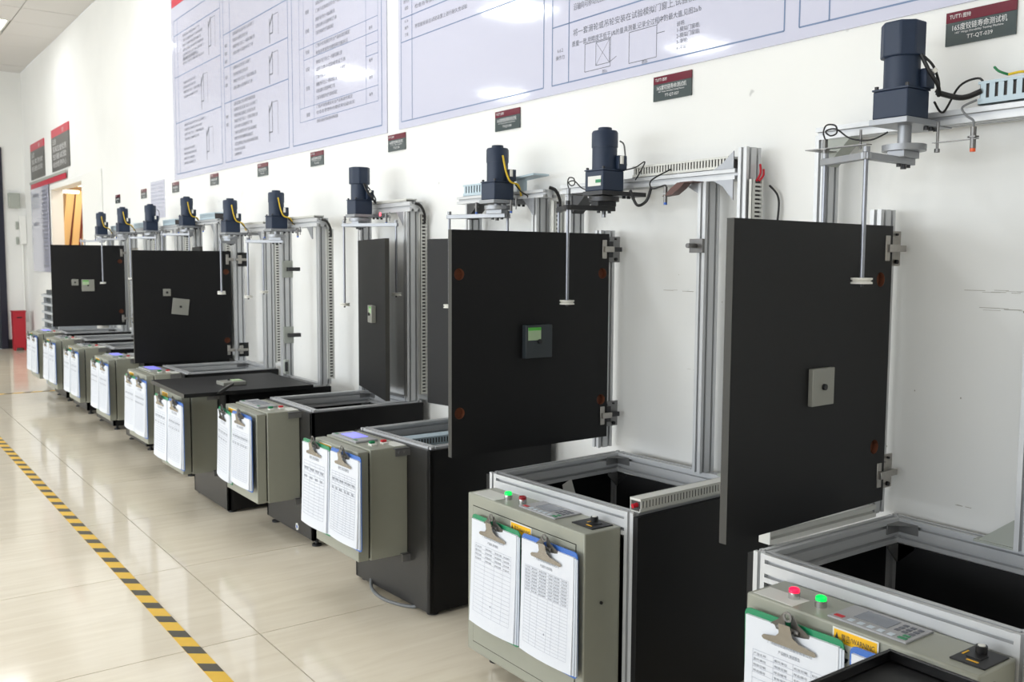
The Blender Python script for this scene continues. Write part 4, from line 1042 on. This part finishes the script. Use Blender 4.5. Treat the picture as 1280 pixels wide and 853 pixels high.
MB().prism([(1.985, 1.99, 1.380), (1.985, 1.95, 1.383), (1.985, 1.92, 1.40), (1.985, 1.90, 1.416), (1.985, 1.93, 1.416), (1.985, 1.955, 1.402), (1.985, 1.97, 1.39)], (.03, 0, 0)).build('strap', 'brown_strap', t, iv)
sensor(t, iv, (1.96, 2.39, 1.425), .05, 'blue_pl', .0065, True, 'alu_cut')
MB().box(1.95, 2.04, 2.38, 2.405, 1.405, 1.407).cyl((1.97, 2.30, 1.39), (1.97, 2.30, 1.417), .0045, 8).build('sensor_bracket', 'steel', t, iv)
MB().prism([(2.04, 2.47, 1.417), (2.04, 2.39, 1.417), (2.04, 2.47, 1.35)], (.05, 0, 0)).build('gusset', 'dark_steel', t, iv)
duct(t, iv, (1.582, 1.640, .573), (math.cos(.05), math.sin(.05), 0), (0, 0, 1), (math.sin(.05), -math.cos(.05), 0), .44, .034, .034)
MB().tube([(1.60, 1.655, .59), (1.585, 1.655, .59), (1.572, 1.657, .588)], .006).build('wires', 'red_cable', t, iv)
MB().prism([(2.045, 1.75, .573), (2.045, 1.81, .573), (2.045, 1.75, .62)], (.004, 0, 0)).build('gusset', 'grey_metal', t, iv)
MB().cyl((2.03, 1.885, 1.235), (1.985, 1.885, 1.235), .007, 10).box(2.02, 2.03, 1.86, 1.91, 1.215, 1.255).build('door_stop', 'steel', t, iv)
cbx = [o for o in t.children if o.name.startswith('control_box')][0]
button(cbx, iv, (1.49, 2.066), 'btn_green_on', .531); button(cbx, iv, (1.494, 2.005), 'btn_red', .531)
keypad(cbx, iv, 1.466, 1.555, 1.83, 1.985, .531); speed_unit(cbx, iv, 1.484, 1.553, 1.705, 1.785, .531)
MB().box(1.45, 1.51, 2.075, 2.185, .531, .5317).build('sticker', 'sticker', cbx, iv)
warning(cbx, iv, 1.442, 1.988, 1.895, .497, .43)
MB().cyl((1.50, 1.688, .35), (1.50, 1.684, .35), .004, 10).build('screw', 'soft_black', cbx, iv)
m2m = [o for o in t.children if o.name.startswith('motor') and not o.name.startswith('motor_')][0]
MB().box(1.9065, 1.9073, 2.172, 2.232, 1.419, 1.449).build('rating_label', 'sticker', m2m, iv)
MB().box(1.9058, 1.9066, 2.172, 2.196, 1.428, 1.438).build('label_band', 'btn_green', m2m, iv)
MB().prism([(PT[0], 2.21, PT[1]) for PT in ((1.80, .50), (1.835, .515), (1.86, .445), (1.815, .43))], (0, .001, 0)).build('paper_tag', 'sticker', t, iv)
clipboard((1.428, 2.036, .484), 'green_b', 'green clipboard on the second nearest grey box, left of its blue one', 2, roll=.0)
clipboard((1.428, 1.802, .486), 'blue_b', 'blue clipboard on the second nearest grey box, right of its green one', 2, roll=-.01)

# ------------------------------------------------------------------ machines 3 to 10: same small type
def screen_top(cbx, iv, x0, by0, by1, z, lit):
    MB().box(x0 + .055, x0 + .14, by0 + .125, by1 - .02, z, z + .008).build('touch_panel', 'key_grey', cbx, iv, bevel=.002)
    MB().box(x0 + .075, x0 + .132, by0 + .18, by1 - .055, z + .008, z + .0088).build('screen', 'screen_lit' if lit else 'screen_off', cbx, iv)
    MB().box(x0 + .062, x0 + .072, by0 + .14, by0 + .16, z + .008, z + .009).box(x0 + .062, x0 + .072, by1 - .05, by1 - .03, z + .008, z + .009).build('green_key', 'btn_green', cbx, iv)
    for k, (dx, m_) in enumerate(((.09, 'btn_green'), (.135, 'btn_red_m'))):
        MB().box(x0 + dx - .011, x0 + dx + .011, by0 + .055, by0 + .082, z, z + .006).build('switch_base', 'white_pl', cbx, iv, bevel=.001)
        MB().box(x0 + dx - .009, x0 + dx + .009, by0 + .068, by0 + .08, z + .006, z + .014).build('switch_key', m_, cbx, iv, bevel=.001)
    MB().box(x0 + .14, x0 + .185, by0 + .008, by0 + .09, z, z + .0007).build('sticker', 'sticker', cbx, iv)

def small_machine(idx, X0, Yn, label, w=.5, rot=0, bx=None, lit=True, zb=1.405, beamh=.03, case='psu', mot=None, cable='yellow', fk=None, far=True, cols=None, warn=True, kind='slim', plate='alu_cut'):
    bx = bx or (X0 - .182, X0 - .001, Yn + .13, Yn + .48, .185, .564)
    cx = X0 + .46
    cols = cols if cols is not None else [(Yn + .02, cx, .572, zb)] + ([(Yn + w - .04, cx, .572, zb)] if far else [])
    mx, my = mot
    t, iv = machine(idx, X0, Yn, w, rot, label, bx, 'screen', (Yn + .0, Yn + w + .06, cx + .004, zb, zb + beamh), cols, None, None, (mx, my, zb - .005, kind, plate, cable), dark_front=True)
    cbx = [o for o in t.children if o.name.startswith('control_box')][0]
    screen_top(cbx, iv, bx[0], bx[2], bx[3], bx[5], lit)
    if warn: warning(cbx, iv, bx[0] - .0005, bx[3] - .04, bx[3] - .14, bx[5] - .012, bx[5] - .07)
    a0 = Yn + .03
    if case == 'none': pass
    elif case == 'psu': psu(t, iv, Yn + .02, Yn + .32, cx - .0, zb + beamh, .042, .06)
    else: duct(t, iv, (cx + .004, Yn + .03, zb + beamh), (0, 1, 0), (0, 0, 1), NXm, .34, .014, .05, .0115, .7)
    duct(t, iv, (cx + .058, Yn + .004, .60), (0, 0, 1), (1, 0, 0), NY, zb - .61, .034, .022, .015, .5)
    MB().tube([(cx + .03, Yn + .0, zb + .035), (cx + .05, Yn - .012, zb + .025), (cx + .07, Yn - .012, zb - .01), (cx + .075, Yn - .004, zb - .05)], .006).build('cable', 'cable', t, iv)
    gusset_plate(t, iv, cx + .002, Yn + .05, zb, .07, -.06)
    sensor(t, iv, (cx - .04, Yn + .13, zb - .005), .04, 'blue_pl', .005, False)
    MB().box(cx - .045, cx - .038, Yn + .09, Yn + .16, zb - .026, zb - .024).cyl((cx - .04, Yn + .1, zb - .04), (cx - .04, Yn + .1, zb), .0025, 8).build('sensor_bracket', 'steel', t, iv)
    sensor(t, iv, (mx - .03, my + .09, zb - .01), .035, 'blue_pl', .005, False)
    if fk:
        r1, r2, za, z1, z2 = fk
        fork(t, iv, (mx, my), r1, r2, za, z1, z2, zb=zb - .005)
    return t, iv, cbx

# machine 3
t, iv, c3 = small_machine(3, 1.566, 2.616, 'third nearest machine, purple screen lit, door nearly closed behind the second door', rot=.045, bx=(1.374, 1.560, 2.751, 3.088, .186, .562),
                          zb=1.412, beamh=.028, case='none', mot=(1.96, 2.795), fk=((1.885, 3.0), (2.01, 2.80), 1.352, 1.02, 1.02),
                          cols=[(2.66, 2.035, .572, 1.412), (3.10, 2.04, .572, 1.412)])
make_door(t, iv, (2.045, 2.66), (1.945, 3.262), NXm, .612, 1.275, [], None)
MB().prism([(2.03, 3.10, 1.41), (2.03, 3.02, 1.41), (2.03, 3.10, 1.35)], (.05, 0, 0)).build('gusset', 'dark_steel', t, iv)
psu(t, iv, 2.88, 3.13, 2.03, 1.44, .045, .05)
MB().prism([(2.02, 2.66, 1.492), (2.02, 2.82, 1.482), (2.09, 2.82, 1.482), (2.09, 2.66, 1.492)], (0, 0, .006)).box(2.05, 2.052, 2.74, 2.80, 1.44, 1.484).build('cover_plate', 'psu', t, iv)
a = MB(); b = MB(); slotted(a, b, (1.61, 2.90, .515), (1, 0, 0), (0, 0, 1), NY, .40, .035, .06, .012, .5); o = a.build('power_supply', 'psu', t, iv, smooth=False); b.build('circuit', 'duct_dark', o, iv, smooth=False)
clipboard((1.362, 3.045, .548), 'green_b', 'green clipboard on the third grey box from the front, left of a blue one', 1)
clipboard((1.362, 2.812, .552), 'blue_b', 'blue clipboard on the third grey box from the front, right of a green one', 1)

# machine 4
t, iv, c4 = small_machine(4, 1.563, 3.545, 'fourth nearest machine, screen dark, narrow black door hanging half open', rot=0, bx=(1.375, 1.561, 3.66, 4.03, .186, .563), lit=False,
                          zb=1.400, beamh=.042, case='duct', mot=(1.95, 3.865), kind='cap', cable='black', fk=((1.845, 3.81), (1.99, 3.60), 1.343, .995, 1.045), plate='alu_cut')
make_door(t, iv, (2.0, 3.985), (1.86, 3.46), NXm, .600, 1.28, [], [(.33, .955, .075, .02, 'handle_grey', 0, True)])
MB().cyl((1.985, 3.735, 1.385), (1.985, 3.735, 1.40), .004, 8).build('indicator', 'led', t, iv)
clipboard((1.362, 3.995, .540), 'green_b', 'green clipboard hanging askew on the fourth grey box from the front', 1, yawr=-.1, roll=.0)
clipboard((1.358, 3.775, .552), 'blue_b', 'blue clipboard on the fourth grey box from the front, right of the askew green one', 1)

# machine 5: displaced towards the aisle, door fallen flat
t, iv, c5 = small_machine(5, 1.461, 4.272, 'fifth machine from the front, its black door lying flat over the top', bx=(1.29, 1.459, 4.382, 4.735, .183, .560), lit=False, zb=1.352, beamh=.042, case='duct',
                          mot=(1.86, 4.62), fk=((1.75, 4.74), (1.87, 4.835), 1.283, 1.0, 1.02), cols=[(4.29, 1.94, .572, 1.352), (4.735, 1.93, .572, 1.352)])
sl = MB(); sl.prism([(1.238, 4.165, .577), (1.845, 4.155, .577), (1.858, 4.735, .577), (1.256, 4.755, .577)], (0, 0, .018)); dd = sl.build('door', 'black', t, iv, bevel=.001)
MB().add([(1.2374, 4.165, .577), (1.2374, 4.165, .595), (1.2554, 4.755, .595), (1.2554, 4.755, .577)], [(0, 1, 2, 3)]).build('edge_banding', 'black_edge', dd, iv, smooth=False)
MB().box(1.47, 1.58, 4.33, 4.43, .595, .612).build('weight_block', 'handle_grey', dd, iv, bevel=.002)
MB().box(1.53, 1.575, 4.36, 4.42, .612, .614).build('label', 'label_pale', dd, iv)
MB().cyl((1.52, 4.40, .612), (1.52, 4.40, .622), .006, 8).build('screw', 'soft_black', dd, iv)
MB().prism([(1.40, 4.16, .585), (1.46, 4.16, .62), (1.46, 4.16, .63), (1.40, 4.16, .60), (1.38, 4.16, .585)], (0, .02, 0)).build('hinge_arm', 'dark_steel', dd, iv)
for z in (1.14, .79):
    hp = MB().box(1.934, 1.99, 4.727, 4.733, z - .045, z + .045).build('hinge', 'grey_metal', t, iv, bevel=.001)
    MB().box(1.955, 2.02, 4.70, 4.727, z - .01, z + .01).build('hinge_arm', 'dark_steel', hp, iv, bevel=.001)
hp = MB().box(1.93, 1.95, 4.70, 4.73, .585, .66).build('hinge', 'grey_metal', t, iv, bevel=.001)
MB().box(1.925, 1.94, 4.69, 4.70, .60, .65).build('hinge_arm', 'dark_steel', hp, iv, bevel=.001)
clipboard((1.272, 4.632, .532), 'green_b', 'green clipboard under the fallen flat door, left of a blue one', 1)
clipboard((1.270, 4.395, .536), 'blue_b', 'blue clipboard under the fallen flat door, right of a green one', 1)

# machine 6
t, iv, c6 = small_machine(6, 1.53, 5.12, 'sixth machine from the front, wide black door open with a tilted grey block', bx=(1.35, 1.528, 5.21, 5.60, .186, .567), lit=True, zb=1.35, beamh=.042, case='duct',
                          mot=(1.88, 5.36), fk=((1.80, 5.30), (1.86, 5.48), 1.288, 1.0, 1.0), cols=[(5.13, 1.985, .572, 1.35), (5.60, 1.985, .572, 1.35)])
make_door(t, iv, (1.965, 5.61), (1.405, 5.655), NY, .585, 1.24, [(.03, 1.115), (.03, .70)], [(.30, .91, .095, .008, 'handle_grey', .12, False), (.375, .995, .042, .008, 'handle_grey', 0, False)])
for z in (1.19, .64): build_hinge(t, iv, 1.99, 5.60, (1.965, 5.61, 0), NY, z, (-1, 0, 0), False, 'soft_black')
clipboard((1.338, 5.48, .540), 'green_b', 'green clipboard on the sixth box, below the wide open door, left of a blue one', 1)
clipboard((1.338, 5.265, .540), 'blue_b', 'blue clipboard on the sixth box, below the wide open door, right of a green one', 1)

# machines 7 to 10
t, iv, c7 = small_machine(7, 1.54, 5.97, 'seventh machine from the front, lit screen, half hidden by the wide door', bx=(1.357, 1.538, 6.09, 6.46, .19, .572), lit=True, zb=1.418, mot=(1.95, 6.40), fk=((1.78, 6.38), (1.90, 6.20), 1.352, 1.05, 1.05))
make_door(t, iv, (2.0, 6.47), (1.88, 5.93), NXm, .62, 1.27, [], None)
clipboard((1.345, 6.37, .548), 'green_b', 'green clipboard on the fourth box from the far end, left of a blue one', 1)
clipboard((1.345, 6.14, .548), 'blue_b', 'blue clipboard on the fourth box from the far end, right of a green one', 1)
t, iv, c8 = small_machine(8, 1.545, 6.84, 'third machine from the far end, screen dark', bx=(1.36, 1.543, 6.97, 7.32, .19, .572), lit=False, zb=1.405, mot=(1.93, 7.21), cable='black', fk=((1.78, 7.20), (1.92, 7.05), 1.345, 1.05, 1.05))
clipboard((1.348, 7.255, .55), 'green_b', 'green clipboard on the third box from the far end, left of a blue one', 1)
clipboard((1.348, 7.01, .55), 'blue_b', 'blue clipboard on the third box from the far end, right of a green one', 1)
t, iv, c9 = small_machine(9, 1.545, 7.66, 'second machine from the far end, black door open with a green labelled block', bx=(1.362, 1.543, 7.78, 8.17, .19, .572), lit=False, zb=1.405, mot=(1.87, 7.77), fk=((1.77, 8.04), (1.88, 8.24), 1.345, 1.0, 1.0))
make_door(t, iv, (1.965, 8.15), (1.425, 8.225), NY, .645, 1.30, [(.035, 1.17), (.035, .76)], [(.28, .975, .095, .012, 'handle_grey', 0, True), (.375, 1.0, .05, .01, 'handle_grey', 0, False)])
for z in (1.24, .70): build_hinge(t, iv, 1.995, 8.12, (1.965, 8.15, 0), NY, z, (-1, 0, 0), False, 'hinge_steel')
clipboard((1.35, 8.075, .55), 'green_b', 'green clipboard on the second box from the far end, left of a blue one', 1)
clipboard((1.35, 7.835, .55), 'blue_b', 'blue clipboard on the second box from the far end, right of a green one', 1)
t, iv, c10 = small_machine(10, 1.55, 8.46, 'farthest machine of the row, purple screen lit', bx=(1.367, 1.548, 8.56, 8.95, .19, .572), lit=True, zb=1.405, mot=(1.92, 8.72), fk=((1.80, 8.95), (1.86, 9.1), 1.345, 1.0, 1.0))
clipboard((1.355, 8.87, .55), 'green_b', 'green clipboard on the farthest box, left of a blue one', 1)
clipboard((1.355, 8.64, .55), 'blue_b', 'blue clipboard on the farthest box, right of a green one', 1)

# sticker on the base of the fourth machine, cable on the floor by the third
m4 = bpy.data.objects['hinge_tester.003']; iv4 = inv_of(m4.location, m4.rotation_euler[2])
for rr, m_, dx in ((.017, 'sticker', 0), (.008, 'blue_b', .0006)):
    MB().cyl((1.5625 - dx, 3.705, .055), (1.5615 - dx, 3.705, .055), rr, 6).build('base_sticker', m_, m4, iv4)
m3 = bpy.data.objects['hinge_tester.002']; iv3 = inv_of(m3.location, m3.rotation_euler[2])
MB().tube([(1.56, 3.02, .03), (1.53, 2.96, .008), (1.515, 2.86, .007), (1.53, 2.78, .007), (1.56, 2.72, .008), (1.575, 2.70, .02)], .006).build('floor_cable', 'grey_cable', m3, iv3)
# ------------------------------------------------------------------ black tray in the foreground
tz = .575; c = (1.342, .818); L1, L2 = .40, .55
t = root('tray', 'shallow black tray with a raised rim in the bottom right corner of the photo', 'tray', (c[0] - L1 / 2, c[1] - L2 / 2, tz - .022)); iv = inv_of((c[0] - L1 / 2, c[1] - L2 / 2, tz - .022))
x0, x1, y0, y1 = c[0] - L1, c[0], c[1] - L2, c[1]
MB().box(x0, x1, y0, y1, tz - .022, tz - .018).build('tray_base', 'tray', t, iv)
MB().box(x0, x0 + .006, y0, y1, tz - .018, tz).box(x1 - .006, x1, y0, y1, tz - .018, tz).box(x0 + .006, x1 - .006, y0, y0 + .006, tz - .018, tz).box(x0 + .006, x1 - .006, y1 - .006, y1, tz - .018, tz).build('rim', 'tray', t, iv, bevel=.002)
o = MB().lathe((1.29, .68, tz - .018), [(.004, 0), (.006, .003), (.004, .006), (.001, .007)], 8).build('crumb', 'brown'); tag(o, 'small reddish brown scrap lying in the black tray', 'scrap')
t = root('stool', 'black stool under the tray, below the bottom edge of the photo', 'stool', (c[0] - L1 / 2, c[1] - L2 / 2, 0)); iv = inv_of((c[0] - L1 / 2, c[1] - L2 / 2, 0))
MB().box(x0 + .06, x1 - .06, y0 + .06, y1 - .06, tz - .047, tz - .0222).build('seat', 'soft_black', t, iv, bevel=.004)
for a in (x0 + .08, x1 - .08):
    for b_ in (y0 + .08, y1 - .08): MB().cyl((a, b_, 0), (a, b_, tz - .046), .012, 12).build('leg', 'dark_steel', t, iv)
